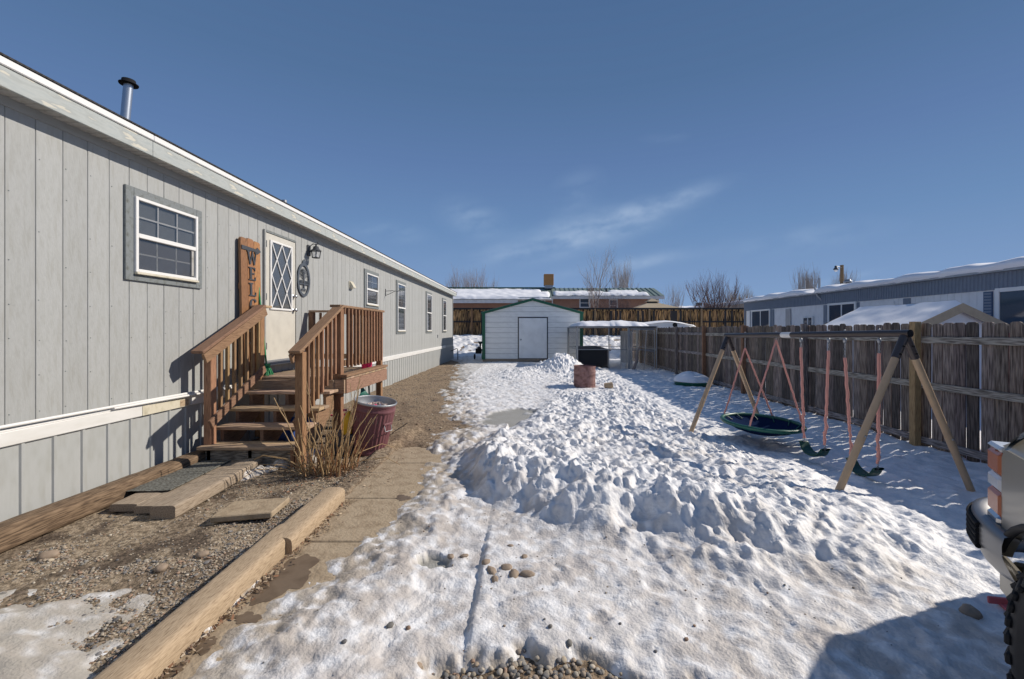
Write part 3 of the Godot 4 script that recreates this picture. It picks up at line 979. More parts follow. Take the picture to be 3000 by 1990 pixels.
func make_door(h: Node3D) -> void:
	var dr := Node3D.new()
	dr.name = "door"
	h.add_child(dr)
	dr.global_position = V(WX, 1.045, 6.9)
	dr.set_meta("label", "cream front door with a white diamond lattice over its glass")
	var d0 := 6.41
	var d1 := 7.3
	var y0 := 1.045
	var y1 := 3.115
	for e in [d0 + 0.02, d1 - 0.012]:
		box(dr, "jamb", M.frieze, V(WX + 0.016, (y0 + y1) / 2.0, e), Vector3(0.034, y1 - y0, 0.034 if e < 7 else 0.02), 0.003)
	box(dr, "head_jamb", M.trim, V(WX + 0.017, y1 - 0.018, (d0 + d1) / 2.0), Vector3(0.036, 0.036, d1 - d0 - 0.06), 0.003)
	box(dr, "threshold", M.galv, V(WX + 0.03, y0 + 0.01, (d0 + d1) / 2.0), Vector3(0.06, 0.02, d1 - d0), 0.003)
	var p0 := d0 + 0.045
	var p1 := d1 - 0.03
	box(dr, "panel", M.doorw, V(WX + 0.011, (y0 + y1) / 2.0 - 0.01, (p0 + p1) / 2.0), Vector3(0.026, y1 - y0 - 0.06, p1 - p0), 0.003)
	for e in [1.3, 2.05, 2.85]:
		tube(dr, "hinge", M.trim, [V(WX + 0.034, e, d0 + 0.04), V(WX + 0.034, e + 0.1, d0 + 0.04)], 0.008, 8)
	# glazed panel with its moulding and crossing bars
	var g0 := p0 + 0.12
	var g1 := p1 - 0.15
	var z0 := 1.94
	var z1 := 2.95
	box(dr, "blind", M.blind, V(WX + 0.0265, (z0 + z1) / 2.0, (g0 + g1) / 2.0), Vector3(0.004, z1 - z0, g1 - g0), 0.0)
	box(dr, "pane", M.glass, V(WX + 0.031, (z0 + z1) / 2.0, (g0 + g1) / 2.0), Vector3(0.004, z1 - z0, g1 - g0), 0.0)
	var mo := 0.034
	for s in [-1.0, 1.0]:
		box(dr, "moulding", M.white, V(WX + 0.035, (z0 + z1) / 2.0, (g0 + g1) / 2.0 + s * (g1 - g0 + mo) / 2.0), Vector3(0.024, z1 - z0 + 2 * mo, mo), 0.007)
		box(dr, "moulding", M.white, V(WX + 0.0345, (z0 + z1) / 2.0 + s * (z1 - z0 + mo) / 2.0, (g0 + g1) / 2.0), Vector3(0.023, mo, g1 - g0 - 0.001), 0.007)
	# lattice of crossing bars
	var w := g1 - g0
	var hh := z1 - z0
	for seg in [[0.0, 0.0, 1.0, 1.0], [0.5, 0.0, 1.0, 0.5], [0.0, 0.5, 0.5, 1.0], [1.0, 0.0, 0.0, 1.0], [0.5, 0.0, 0.0, 0.5], [1.0, 0.5, 0.5, 1.0]]:
		var up: float = 0.0 if seg[2] > seg[0] else 0.003
		beam(dr, "lattice_bar", M.white, V(WX + 0.039 + up, z0 + hh * seg[1], g0 + w * seg[0]), V(WX + 0.039 + up, z0 + hh * seg[3], g0 + w * seg[2]), 0.018, 0.01, 0.002, Vector3.RIGHT)
	for k in [[2.16, 0.026], [1.93, 0.03]]:
		lathe(dr, "knob" if k[0] < 2.0 else "deadbolt", M.chrome, V(WX + 0.024, k[0], p1 - 0.06), [[0.0, 0.0], [0.034, 0.0], [0.034, 0.006], [0.012, 0.012], [0.012, 0.03], [k[1], 0.04], [k[1], 0.055], [0.0, 0.066]], 16, rotated(Vector3(0, 0, -90)))
	box(dr, "kick_plate", M.galv, V(WX + 0.0255, 1.1, (p0 + p1) / 2.0), Vector3(0.003, 0.06, p1 - p0 - 0.02), 0.0)


# ---------------------------------------------------------------- the porch
func make_porch() -> void:
	var p := thing("wooden_porch", "red-brown wooden porch with open steps and slatted railings at the front door", "porch", V(-3.2, 0, 6.0))
	var dk := 0.93
	# deck boards run across
	for k in 12:
		var d := 6.02 + 0.142 * k
		box(p, "deck_board", pick(M.cedar_x), V(-3.26, dk - 0.018, d + 0.07), Vector3(1.42, 0.036, 0.136), 0.004)
	beam(p, "rim_board", M.cedar_x[1], V(-3.96, 0.8, 5.98), V(-2.56, 0.8, 5.98), 0.038, 0.19)
	box(p, "rim_board", M.cedar_z[3], V(-2.56, 0.795, 6.86), Vector3(0.038, 0.19, 1.72), 0.004)
	box(p, "rim_cap", M.cedar_z[2], V(-2.6, 0.948, 6.86), Vector3(0.14, 0.036, 1.76), 0.004)
	for k in 3:
		box(p, "joist", M.cedar_z[0], V(-3.9 + 0.42 * k, 0.8, 6.86), Vector3(0.038, 0.18, 1.66), 0.002)
	# posts
	box(p, "post", M.cedar_y[1], V(-2.68, 0.94, 6.05), Vector3(0.115, 1.94, 0.1), 0.005)
	box(p, "post", M.cedar_y[2], V(-2.665, 0.94, 7.68), Vector3(0.09, 1.94, 0.09), 0.005)
	box(p, "post", M.cedar_y[2], V(-3.795, 1.0, 6.045), Vector3(0.09, 1.82, 0.09), 0.005)
	box(p, "post", M.cedar_y[0], V(-3.88, 0.94, 7.68), Vector3(0.09, 1.94, 0.09), 0.005)
	# side rail over the deck
	box(p, "rail_cap", M.cedar_z[2], V(-2.67, 1.93, 6.84), Vector3(0.15, 0.036, 1.84), 0.005)
	box(p, "top_rail", M.cedar_z[1], V(-2.628, 1.868, 6.86), Vector3(0.036, 0.088, 1.52), 0.004)
	box(p, "bottom_rail", M.cedar_z[2], V(-2.628, 1.12, 6.86), Vector3(0.036, 0.088, 1.52), 0.004)
	for k in 12:
		box(p, "baluster", pick(M.cedar_y), V(-2.592, 1.48, 6.16 + 0.129 * k), Vector3(0.036, 0.85, 0.036), 0.003)
	box(p, "rail_cap", M.cedar_x[1], V(-3.3, 1.93, 7.7), Vector3(1.24, 0.036, 0.14), 0.005)
	box(p, "bottom_rail", M.cedar_x[2], V(-3.27, 1.12, 7.7), Vector3(1.12, 0.088, 0.036), 0.004)
	for k in 8:
		box(p, "baluster", pick(M.cedar_y), V(-3.75 + 0.135 * k, 1.48, 7.735), Vector3(0.036, 0.85, 0.036), 0.003)
	# rear rail end and the left post's little cap
	box(p, "rail_cap", M.cedar_x[2], V(-3.8, 1.925, 6.06), Vector3(0.26, 0.034, 0.15), 0.005)
	# steps
	var tr := [[0.255, 4.88], [0.425, 5.15], [0.6, 5.42], [0.775, 5.69]]
	for k in 4:
		var y: float = tr[k][0]
		var d: float = tr[k][1]
		var x0 := -3.79 + 0.01 * (k % 2)
		var x1 := -2.67 + 0.012 * k
		for q in 2:
			box(p, "tread", M.cedar_x[(k + 2 * q) % 4], V((x0 + x1) / 2.0, y - 0.02 - 0.003 * q, d + 0.07 + 0.146 * q), Vector3(x1 - x0, 0.04, 0.142), 0.006)
	box(p, "riser", M.grey_x, V(-3.24, 0.115, 4.97), Vector3(1.0, 0.21, 0.04), 0.004)
	box(p, "step_block", M.cedar_y[1], V(-2.72, 0.11, 4.975), Vector3(0.045, 0.22, 0.09), 0.004)
	box(p, "riser", M.cedar_x[0], V(-3.25, 0.83, 5.955), Vector3(1.1, 0.13, 0.03), 0.003)
	for x in [-3.7, -3.22, -2.715]:
		var a := Acc.new()
		a.prism(Transform3D(Basis(Vector3(0, 0, -1), Vector3.UP, Vector3(1, 0, 0)), Vector3.ZERO), PackedVector2Array([Vector2(4.95, -0.03), Vector2(4.95, 0.21), Vector2(5.17, 0.21), Vector2(5.17, 0.382), Vector2(5.44, 0.382), Vector2(5.44, 0.557), Vector2(5.71, 0.557), Vector2(5.71, 0.732), Vector2(5.94, 0.732), Vector2(5.94, 0.5), Vector2(5.15, -0.03)]), -0.02, 0.02)
		mi(a.mesh(), "stringer", M.cedar_z[2] if x > -3 else M.cedar_z[0], p, Vector3(x, 0, 0))
	# railings down the steps
	for s in 2:
		var x := -3.735 if s == 0 else -2.635
		var lo := V(x, 1.31, 4.9)
		var hi := V(x, 1.9, 5.99)
		box(p, "newel_post", M.cedar_y[3 - s], V(x, 0.77 if s == 0 else 0.66, 5.02 if s == 0 else 4.96), Vector3(0.09, 1.06 if s == 0 else 1.36, 0.09), 0.005)
		var in_ := 1.0 if s == 0 else -1.0
		beam(p, "hand_rail", M.cedar_z[1 + s], lo + Vector3(0, 0.03, 0.08), hi + Vector3(0, 0.035, 0.0), 0.14, 0.036, 0.006)
		beam(p, "rail_board", M.cedar_z[2], lo + Vector3(0.06 if s == 0 else -0.055, -0.045, 0.05), hi + Vector3(0.06 if s == 0 else -0.055, -0.04, 0.0), 0.034, 0.11, 0.004)
		beam(p, "lower_rail", M.cedar_z[1], V(x + (0.063 if s == 0 else -0.06), 0.5, 4.94), V(x + (0.063 if s == 0 else -0.06), 1.06, 5.96), 0.034, 0.1, 0.004)
		for k in 7:
			var t := (k + 0.8) / 7.6
			var d := lerpf(5.06, 5.98, t)
			var yb := 0.5 + 0.56 * (d - 4.94) / 1.02
			var yt := 1.28 + 0.59 * (d - 4.9) / 1.09
			box(p, "baluster", pick(M.cedar_y if s == 1 else M.tan_y), V(x + (0.024 if s == 0 else -0.02), (yb + yt) / 2.0, d), Vector3(0.036, yt - yb + 0.06, 0.036), 0.003)


# ---------------------------------------------------------------- fences
func picket_mesh(w: float, hgt: float, ear: float, th: float) -> ArrayMesh:
	var a := Acc.new()
	var h := w / 2.0
	a.prism(Transform3D(Basis(Vector3(0, 0, -1), Vector3.UP, Vector3(1, 0, 0)), Vector3.ZERO), PackedVector2Array([Vector2(-h, 0), Vector2(h, 0), Vector2(h, hgt - ear), Vector2(h - ear * 0.35, hgt - ear * 0.35), Vector2(h - ear, hgt), Vector2(-h + ear, hgt), Vector2(-h + ear * 0.35, hgt - ear * 0.35), Vector2(-h, hgt - ear)]), 0.0, th)
	return a.mesh()


func make_side_fence() -> void:
	var f := thing("picket_fence", "weathered grey cedar privacy fence with dog-eared pickets behind the swing set", "fence", V(5.42, 0, 8))
	var kinds := [picket_mesh(0.139, 1.84, 0.03, 0.016), picket_mesh(0.136, 1.83, 0.028, 0.016), picket_mesh(0.133, 1.845, 0.034, 0.016), picket_mesh(0.14, 1.825, 0.03, 0.016)]
	var d := -2.0
	var k := 0
	while d < 22.5:
		var tilt := rng.randf_range(-0.35, 0.35)
		mi(kinds[rng.randi() % 4], "picket", pick(M.picket), f, V(5.42 + rng.randf_range(0, 0.006), -0.15 + rng.randf_range(-0.012, 0.012), d), rotated(Vector3(tilt, rng.randf_range(-1.2, 1.2), 0)))
		d += 0.148 + (0.013 if rng.randf() < 0.3 else 0.0) + rng.randf_range(-0.002, 0.002)
		k += 1
	var posts := [-1.25, 1.13, 3.5, 5.88, 8.24, 10.55, 12.92, 15.3, 17.7, 20.1, 22.4]
	for q in posts.size():
		var m: Material = M.post_new[1]
		if q == 4 or q == 7:
			m = M.post_old[1]
		elif q == 3:
			m = M.post_new[2]
		elif q == 5 or q == 6:
			m = M.cedar_y[1]
		box(f, "post", m, V(5.345, 0.78, posts[q]), Vector3(0.09, 1.86, 0.09), 0.004)
		if q < posts.size() - 1:
			var a: float = posts[q] + 0.048
			var b: float = posts[q + 1] - 0.048
			for y in [1.465, 0.845, 0.1]:
				var dy := rng.randf_range(-0.012, 0.012)
				beam(f, "rail", pick(M.rail_z), V(5.398, y + dy, a), V(5.398, y - dy * 0.6, b), 0.038, 0.088, 0.004)


func make_back_fence() -> void:
	var f := thing("board_fence", "tall tan and charred board fence with black rails behind the shed", "fence", V(5, 1.1, 30))
	var bm := cbox(Vector3(0.15, 2.08, 0.02), 0.0)
	var x := -9.0
	while x < 16.5:
		var low := 0.0
		mi(bm, "board", M.burnt[rng.randi() % 8] if rng.randf() < 0.8 else M.burnt_dark, f, V(x, 2.0 + rng.randf_range(-0.015, 0.015) - low, 30.0 + 0.02 * (rng.randi() % 2)))
		x += 0.157
	for k in 8:
		var a := -9.0 + 3.2 * k
		for y in [3.06, 2.15]:
			box(f, "rail", M.black_rail, V(a + 1.6, y, 29.95), Vector3(3.19, 0.09, 0.06), 0.004)
		box(f, "top_rail", M.burnt[4], V(a + 1.6, 2.965, 29.955), Vector3(3.19, 0.07, 0.03), 0.002)
		box(f, "cap", M.black_rail, V(a + 1.6, 3.115, 29.99), Vector3(3.19, 0.03, 0.2), 0.002)
	for q in [-5.7, -3.9, 4.75, 8.55, 12.2, 15.4]:
		box(f, "post", M.cedar_y[2] if q < 0 else M.post_new[1], V(q, 2.03, 29.89), Vector3(0.12, 2.06, 0.09), 0.003)


# ---------------------------------------------------------------- the shed
func make_shed() -> void:
	var sd := 20.5
	var x0 := -2.1
	var x1 := 2.6
	var y0 := 0.2
	var ye := 2.39
	var yp := 3.02
	var xm := (x0 + x1) / 2.0
	var s := thing("storage_shed", "white metal storage shed with dark green trim and a low gable", "shed", V(xm, 0, sd))
	var dl := -0.42
	var dr := 0.952
	var dy := 2.16
	var y := y0
	var row := 0.2515
	while y < yp - 0.05:
		var t := minf(y + row - 0.009, yp)
		var parts := [[x0 + 0.02, x1 - 0.02]]
		if y < dy - 0.05:
			parts = [[x0 + 0.02, dl - 0.04], [dr + 0.04, x1 - 0.02]]
		for p in parts:
			var lo_l: float = p[0]
			var lo_r: float = p[1]
			var poly := PackedVector2Array()
			var slope: float = (yp - ye) / (xm - x0)
			var cut := func(yy: float) -> float: return maxf(0.0, (yy - ye) / slope)
			poly.append(Vector2(maxf(lo_l, x0 + cut.call(y)), y))
			poly.append(Vector2(minf(lo_r, x1 - cut.call(y)), y))
			if t > ye and y < ye:
				poly.append(Vector2(lo_r, ye))
			poly.append(Vector2(minf(lo_r, x1 - cut.call(t)), t))
			poly.append(Vector2(maxf(lo_l, x0 + cut.call(t)), t))
			if t > ye and y < ye:
				poly.append(Vector2(lo_l, ye))
			var a := Acc.new()
			# each panel leans out a little at the bottom, as lapped metal does
			a.prism(Transform3D(Basis(Vector3.RIGHT, Vector3(0, 1, 0.0), Vector3(0, 0, 1)), Vector3.ZERO), poly, -0.02, 0.0)
			mi(a.mesh(), "siding_panel", M.shed, s, V(0, 0, sd))
		y += row
	# the lap lines behind the panels
	var bk := Acc.new()
	bk.prism(Transform3D.IDENTITY, PackedVector2Array([Vector2(x0 + 0.02, y0), Vector2(x1 - 0.02, y0), Vector2(x1 - 0.02, ye), Vector2(xm, yp), Vector2(x0 + 0.02, ye)]), -0.05, -0.0125)
	mi(bk.mesh(), "backing", M.iron, s, V(0, 0, sd))
	for k in 9:
		for e in [x0 + 0.01, x1 - 0.01]:
			box(s, "siding_panel", M.shed, V(e, y0 + row * (k + 0.5), sd + 2.4), Vector3(0.02, row - 0.009, 4.6), 0.0)
	box(s, "core", M.dark, V(xm, 1.2, sd + 2.45), Vector3(x1 - x0 - 0.08, 2.3, 4.6), 0.0)
	for e in [x0 - 0.0, x1 + 0.0]:
		box(s, "corner_trim", M.green, V(e, (y0 + ye) / 2.0 - 0.02, sd - 0.03), Vector3(0.15, ye - y0 + 0.04, 0.05), 0.006)
	for q in [-1.0, 1.0]:
		var ex: float = xm + q * ((x1 - x0) / 2.0 + 0.1)
		beam(s, "rake_trim", M.green, V(ex, ye - 0.01, sd - 0.05), V(xm - q * 0.015, yp + 0.03, sd - 0.05), 0.08, 0.11, 0.006)
		var r := Acc.new()
		r.prism(Transform3D.IDENTITY, PackedVector2Array([Vector2(ex, ye + 0.04), Vector2(xm, yp + 0.085), Vector2(xm, yp + 0.1), Vector2(ex, ye + 0.055)]), -sd - 4.8, -sd + 0.1)
		mi(r.mesh(), "roof_panel", M.olive, s)
	box(s, "sill_beam", M.plank_z, V(xm, 0.13, sd + 0.05), Vector3(x1 - x0 + 0.1, 0.13, 0.12), 0.006)
	for q in 4:
		box(s, "skid", M.tie_z, V(x0 + 0.4 + 1.28 * q, 0.03, sd + 2.3), Vector3(0.12, 0.09, 4.6), 0.0)
	var door := box(s, "door", M.shed_door, V((dl + dr) / 2.0, (y0 + dy) / 2.0 + 0.01, sd - 0.015), Vector3(dr - dl - 0.03, dy - y0 - 0.03, 0.04), 0.005)
	box(door, "handle", M.galv, V(dl + 0.11, 1.12, sd - 0.05), Vector3(0.07, 0.07, 0.03), 0.006)
	for e in [dl - 0.018, dr + 0.018]:
		box(s, "door_frame", M.iron, V(e, (y0 + dy) / 2.0 + 0.01, sd - 0.008), Vector3(0.026, dy - y0 + 0.04, 0.03), 0.002)
	box(s, "door_frame", M.iron, V((dl + dr) / 2.0, dy + 0.025, sd - 0.008), Vector3(dr - dl + 0.01, 0.026, 0.03), 0.002)


# ---------------------------------------------------------------- the dog kennel
func link_panel(k: Node3D, a: Vector3, b: Vector3, h: float, wires := true) -> void:
	var pn := Node3D.new()
	pn.name = "panel"
	k.add_child(pn, true)
	pn.global_position = a
	var up := Vector3(0, h, 0)
	tube(pn, "rail", M.galv, [a + up, b + up], 0.026, 8)
	tube(pn, "rail", M.galv, [a + up * 0.5, b + up * 0.5], 0.016, 8)
	tube(pn, "rail", M.galv, [a + up * 0.03, b + up * 0.03], 0.019, 8)
	tube(pn, "upright", M.galv, [a, a + up], 0.028, 8)
	tube(pn, "upright", M.galv, [b, b + up], 0.028, 8)
	if not wires:
		return
	var w := a.distance_to(b)
	var dir := (b - a) / w
	var acc := Acc.new()
	var step := 0.11
	var n := int((w + h) / step)
	for q in n:
		for s in 2:
			# lines x = c -+ y cut to the panel
			var c := step * q
			var y0 := maxf(0.0, c - w)
			var y1 := minf(h, c)
			if y1 <= y0:
				continue
			var p0 := a + dir * ((c - y0) if s == 0 else (w - c + y0)) + Vector3(0, y0, 0)
			var p1 := a + dir * ((c - y1) if s == 0 else (w - c + y1)) + Vector3(0, y1, 0)
			acc.tube(PackedVector3Array([p0, p1]), PackedFloat32Array([0.0016, 0.0016]), 3, false)
	var m := mi(acc.mesh(), "wire_mesh", M.galv, pn)
	m.set_meta("kind", "stuff")


func snow_slab(parent: Node3D, nm: String, x0: float, x1: float, d0: float, d1: float, y: Callable, thick: float, sd: float, nx := 40, nd := 14) -> MeshInstance3D:
	var a := Acc.new()
	var rows := []
	for r in nd + 1:
		var row := PackedVector3Array()
		for c in nx + 1:
			var fx := float(c) / nx
			var fd := float(r) / nd
			var x := lerpf(x0, x1, fx)
			var d := lerpf(d0, d1, fd)
			var e := minf(minf(fx, 1.0 - fx) * (x1 - x0), minf(fd, 1.0 - fd) * (d1 - d0))
			var t: float = thick * sqrt(clampf(e / (thick * 1.6), 0.0, 1.0)) * (1.0 + 0.5 * n_mid.get_noise_2d(x * 0.7 + sd, d * 0.7))
			if e < 0.001:
				x += 0.05 * n_mid.get_noise_2d(d * 2.0, sd) * (1.0 if fx < 0.5 else -1.0)
				d += 0.12 * n_mid.get_noise_2d(x * 1.2, sd + 3.0)
			row.append(V(x, y.call(x, d) + t, d))
		rows.append(row)
	a.grid(rows)
	return mi(a.mesh(), nm, M.cap, parent)


func make_kennel() -> void:
	var k := thing("dog_kennel", "chain-link dog kennel with a snow-covered flat roof beside the fence", "kennel", V(3.5, 0, 17))
	var y := -0.08
	link_panel(k, V(2.0, y, 17.0), V(4.02, y, 17.0), 1.78)
	link_panel(k, V(4.08, y, 17.02), V(5.16, y, 17.02), 1.74)
	link_panel(k, V(1.97, y, 17.1), V(1.9, y, 20.05), 1.78)
	link_panel(k, V(5.18, y, 17.1), V(5.18, y, 20.05), 1.78)
	link_panel(k, V(1.95, y, 20.1), V(5.15, y, 20.1), 1.78, false)
	tube(k, "gate_stile", M.galv, [V(4.16, y + 0.06, 16.97), V(4.16, y + 1.62, 16.97), V(4.22, y + 1.68, 16.97), V(5.0, y + 1.68, 16.97), V(5.06, y + 1.62, 16.97), V(5.06, y + 0.06, 16.97), V(4.16, y + 0.06, 16.97)], 0.018, 8)
	tube(k, "gate_brace", M.galv, [V(4.16, y + 0.95, 16.97), V(5.06, y + 0.8, 16.97)], 0.015, 8)
	tube(k, "gate_stile", M.galv, [V(4.62, y + 0.02, 16.9), V(4.74, y + 1.66, 16.95)], 0.018, 8)
	tube(k, "upright", M.galv, [V(3.25, y, 17.0), V(3.25, y + 1.76, 17.0)], 0.02, 8)
	for q in 9:
		box(k, "roof_sheet", M.galv, V(1.95 + 0.18 + 0.36 * q, 1.735 - 0.004 * (q % 2), 18.55), Vector3(0.365, 0.02, 3.3), 0.0)
	for q in 3:
		box(k, "roof_joist", M.post_old[0], V(3.55, 1.705 - 0.02, 17.05 + 1.5 * q), Vector3(3.2, 0.05, 0.05), 0.002)
	snow_slab(k, "roof_snow", 1.98, 4.85, 16.95, 20.2, func(_x, _d): return 1.742, 0.2, 4.0)
	# what is kept inside
	var b := thing("dog_house", "dark wooden dog house inside the kennel", "dog house", V(2.72, 0, 17.8))
	box(b, "body", M.black, V(2.72, 0.38, 18.0), Vector3(1.2, 0.86, 0.95), 0.01)
	beam(b, "roof", M.iron, V(2.06, 0.86, 18.0), V(2.95, 0.88, 18.0), 1.1, 0.05, 0.004)
	beam(b, "roof", M.iron, V(2.95, 0.885, 18.0), V(3.42, 0.74, 18.0), 1.1, 0.05, 0.004)
	box(b, "corner_board", M.post_old[0], V(3.31, 0.36, 17.51), Vector3(0.06, 0.78, 0.03), 0.003)
	box(b, "trim_board", M.post_old[0], V(2.7, 0.79, 17.51), Vector3(1.16, 0.05, 0.03), 0.003)
	var w := thing("white_board", "tall ribbed white panel standing in the kennel", "panel", V(4.55, 0, 19.5))
	for q in 6:
		box(w, "rib_sheet", M.pale, V(4.32 + 0.09 * q, 0.78, 19.6 + 0.008 * (q % 2)), Vector3(0.087, 1.52, 0.012), 0.003)
	var bu := thing("feed_bucket", "pale plastic bucket on the kennel floor", "bucket", V(3.98, 0, 17.4))
	lathe(bu, "pail", M.pale, V(3.95, -0.04, 17.35), [[0.0, 0.0], [0.12, 0.0], [0.14, 0.3], [0.15, 0.31], [0.13, 0.3], [0.11, 0.02], [0.0, 0.02]], 18)
	tube(bu, "handle", M.galv, [V(3.81, 0.26, 17.35), V(3.85, 0.14, 17.2), V(3.95, 0.11, 17.18), V(4.05, 0.14, 17.2), V(4.09, 0.26, 17.35)], 0.005, 6)
	var st := thing("burnt_branch", "charred forked branch leaning by the kennel gate", "branch", V(4.3, 0, 16.8))
	tube(st, "limb", M.bark, [V(4.18, 0.0, 16.8), V(4.3, 0.35, 16.82), V(4.36, 0.75, 16.85), V(4.44, 0.95, 16.85)], [0.06, 0.05, 0.035, 0.02], 7)
	tube(st, "fork", M.bark, [V(4.3, 0.35, 16.82), V(4.26, 0.6, 16.84), V(4.29, 0.8, 16.84)], [0.04, 0.03, 0.015], 7)


# ---------------------------------------------------------------- houses beyond the fences
func far_window(h: Node3D, c: Vector3, w: float, hh: float, fr := 0.12, across := true) -> void:
	var o := Node3D.new()
	o.name = "window"
	h.add_child(o, true)
	o.global_position = c
	var ax := Vector3.RIGHT if across else Vector3(0, 0, -1)
	var out := Vector3(0, 0, 1) if across else Vector3(-1, 0, 0)
	var sz := func(a: float, b: float, t: float) -> Vector3: return Vector3(a, b, t) if across else Vector3(t, b, a)
	box(o, "pane", M.glass_far, c + out * 0.02, sz.call(w, hh, 0.02), 0.0)
	for s in [-1.0, 1.0]:
		box(o, "frame", M.white, c + ax * s * (w / 2.0 + fr / 2.0) + out * 0.03, sz.call(fr, hh + 2 * fr, 0.06), 0.004)
		box(o, "frame", M.white, c + Vector3(0, s * (hh / 2.0 + fr / 2.0), 0) + out * 0.03, sz.call(w - 0.002, fr, 0.055), 0.004)
	box(o, "meeting_rail", M.white, c + out * 0.034, sz.call(w - 0.004 if across else 0.05, 0.05 if across else hh - 0.004, 0.02), 0.002)


func make_far_house() -> void:
	M.glass_far = mat(Color(0.05, 0.07, 0.1), 0.06)
	var h := thing("far_house", "long brown stucco house with snow on its green metal roof", "house", V(2, 1.1, 36))
	box(h, "wall", M.stucco, V(1.0, 2.8, 38.4), Vector3(20.2, 3.2, 4.8), 0.0)
	box(h, "porch_wall", M.stucco, V(-4.0, 2.45, 36.2), Vector3(11.0, 2.6, 2.6), 0.0)
	# main roof, in standing seam sheets
	var e_y := 4.42
	var r_y := 5.36
	for k in 52:
		var x := -9.6 + 0.405 * k
		var a := Acc.new()
		var sk := 0.0
		a.quad(V(x + sk, e_y, 35.55), V(x + 0.4 + sk, e_y, 35.55), V(x + 0.4, r_y, 38.6), V(x, r_y, 38.6), Vector3.UP)
		a.box(Transform3D(along(V(0, e_y, 35.55), V(0, r_y, 38.6)), V(x, (e_y + r_y) / 2.0 + 0.03, 37.075)), Vector3(0.04, 0.05, 3.19), 0.0)
		mi(a.mesh(), "roof_sheet", M.olive, h)
	var bk := Acc.new()
	bk.quad(V(-9.6, r_y, 38.6), V(11.45, r_y, 38.6), V(11.45, e_y, 41.6), V(-9.6, e_y, 41.6), Vector3.UP)
	bk.tri(V(11.4, e_y, 35.6), V(11.4, r_y - 0.02, 38.6), V(11.4, e_y, 41.6), Vector3.RIGHT)
	mi(bk.mesh(), "rear_roof", M.olive, h)
	box(h, "ridge_cap", M.green, V(-3.6, r_y + 0.03, 38.6), Vector3(12.2, 0.07, 0.3), 0.0)
	box(h, "fascia", M.pale, V(5.2, e_y - 0.14, 35.6), Vector3(12.5, 0.25, 0.05), 0.004)
	box(h, "fascia", M.pale, V(-5.3, 3.86, 33.95), Vector3(9.1, 0.3, 0.05), 0.004)
	box(h, "fascia", M.pale, V(0.55, 4.05, 34.1), Vector3(3.0, 0.22, 0.05), 0.004)
	# porch roof reaching forward
	for q in [[-9.8, -0.75, 4.02], [-0.75, 2.0, 4.17]]:
		var a := Acc.new()
		a.quad(V(q[0], q[2], 33.9), V(q[1], q[2], 33.9), V(q[1], 4.72, 36.5), V(q[0], 4.72, 36.5), Vector3.UP)
		mi(a.mesh(), "porch_roof", M.olive, h)
	for q in 4:
		box(h, "porch_post", M.pale, V(0.2 + 0.6 * q, 3.3, 34.15), Vector3(0.07, 1.3, 0.07), 0.0)
	box(h, "porch_rail", M.pale, V(1.0, 3.5, 34.1), Vector3(1.9, 0.05, 0.05), 0.0)
	# snow lying on the slopes
	var ry := func(_x, d): return e_y + 0.03 + (r_y - e_y) * (d - 35.55) / 3.05
	snow_slab(h, "roof_snow", -9.3, 1.2, 36.0, 37.7, ry, 0.14, 1.0, 60, 14)
	snow_slab(h, "roof_snow", 2.2, 6.6, 35.5, 36.9, ry, 0.14, 2.0, 50, 10)
	snow_slab(h, "roof_snow", 4.8, 10.2, 35.5, 36.5, ry, 0.15, 3.0, 60, 10)
	snow_slab(h, "roof_snow", 7.0, 9.6, 36.2, 37.3, ry, 0.12, 6.0, 40, 8)
	snow_slab(h, "roof_snow", -9.6, 1.9, 33.8, 36.6, func(_x, d): return 4.06 + 0.27 * (d - 33.9), 0.16, 5.0, 80, 14)
	far_window(h, V(4.84, 3.85, 35.98), 0.72, 0.66, 0.1)
	far_window(h, V(7.25, 3.62, 35.98), 0.55, 0.9, 0.1)
	far_window(h, V(10.6, 3.8, 35.98), 0.7, 0.66, 0.1)
	for q in [[5.4, 4.86], [5.75, 4.88], [6.9, 4.86]]:
		tube(h, "roof_vent", M.iron, [V(q[0], q[1], 37.2), V(q[0], q[1] + 0.35, 37.2)], 0.09, 8)
	var c := box(h, "roof_cooler", M.brown_box, V(1.9, 6.03, 38.1), Vector3(0.86, 0.98, 0.86), 0.02)
	box(c, "curb", M.galv, V(1.9, 5.4, 38.1), Vector3(0.72, 0.3, 0.72), 0.0)
	# tent roofed gazebo by its end
	var gz := thing("garden_gazebo", "tan two-tier gazebo roof standing behind the back fence", "gazebo", V(9.6, 1.1, 33))
	for q in [[2.3, 0.5, 3.22, 3.68], [0.7, 0.06, 3.76, 4.02]]:
		for k in 4:
			var a := Acc.new()
			var c0 := Vector3(q[0], 0, 0).rotated(Vector3.UP, PI / 4 + PI / 2 * k)
			var c1 := Vector3(q[0], 0, 0).rotated(Vector3.UP, PI / 4 + PI / 2 * (k + 1))
			var b0: Vector3 = c0 * (q[1] / q[0])
			var b1: Vector3 = c1 * (q[1] / q[0])
			var lo := Vector3(0, q[2], 0)
			var hi := Vector3(0, q[3], 0)
			a.quad(c0 + lo, c1 + lo, b1 + hi, b0 + hi, (c0 + c1) + Vector3.UP)
			mi(a.mesh(), "roof_panel", M.canvas, gz, V(9.7, 0, 33.2))
	for s in [[-1, -1], [1, -1], [1, 1], [-1, 1]]:
		box(gz, "post", M.iron, V(9.7 + 1.5 * s[0], 2.2, 33.2 + 1.5 * s[1]), Vector3(0.08, 2.1, 0.08), 0.0)
	box(gz, "vent_band", M.dark, V(9.7, 3.7, 33.2), Vector3(0.6, 0.16, 0.6), 0.0)


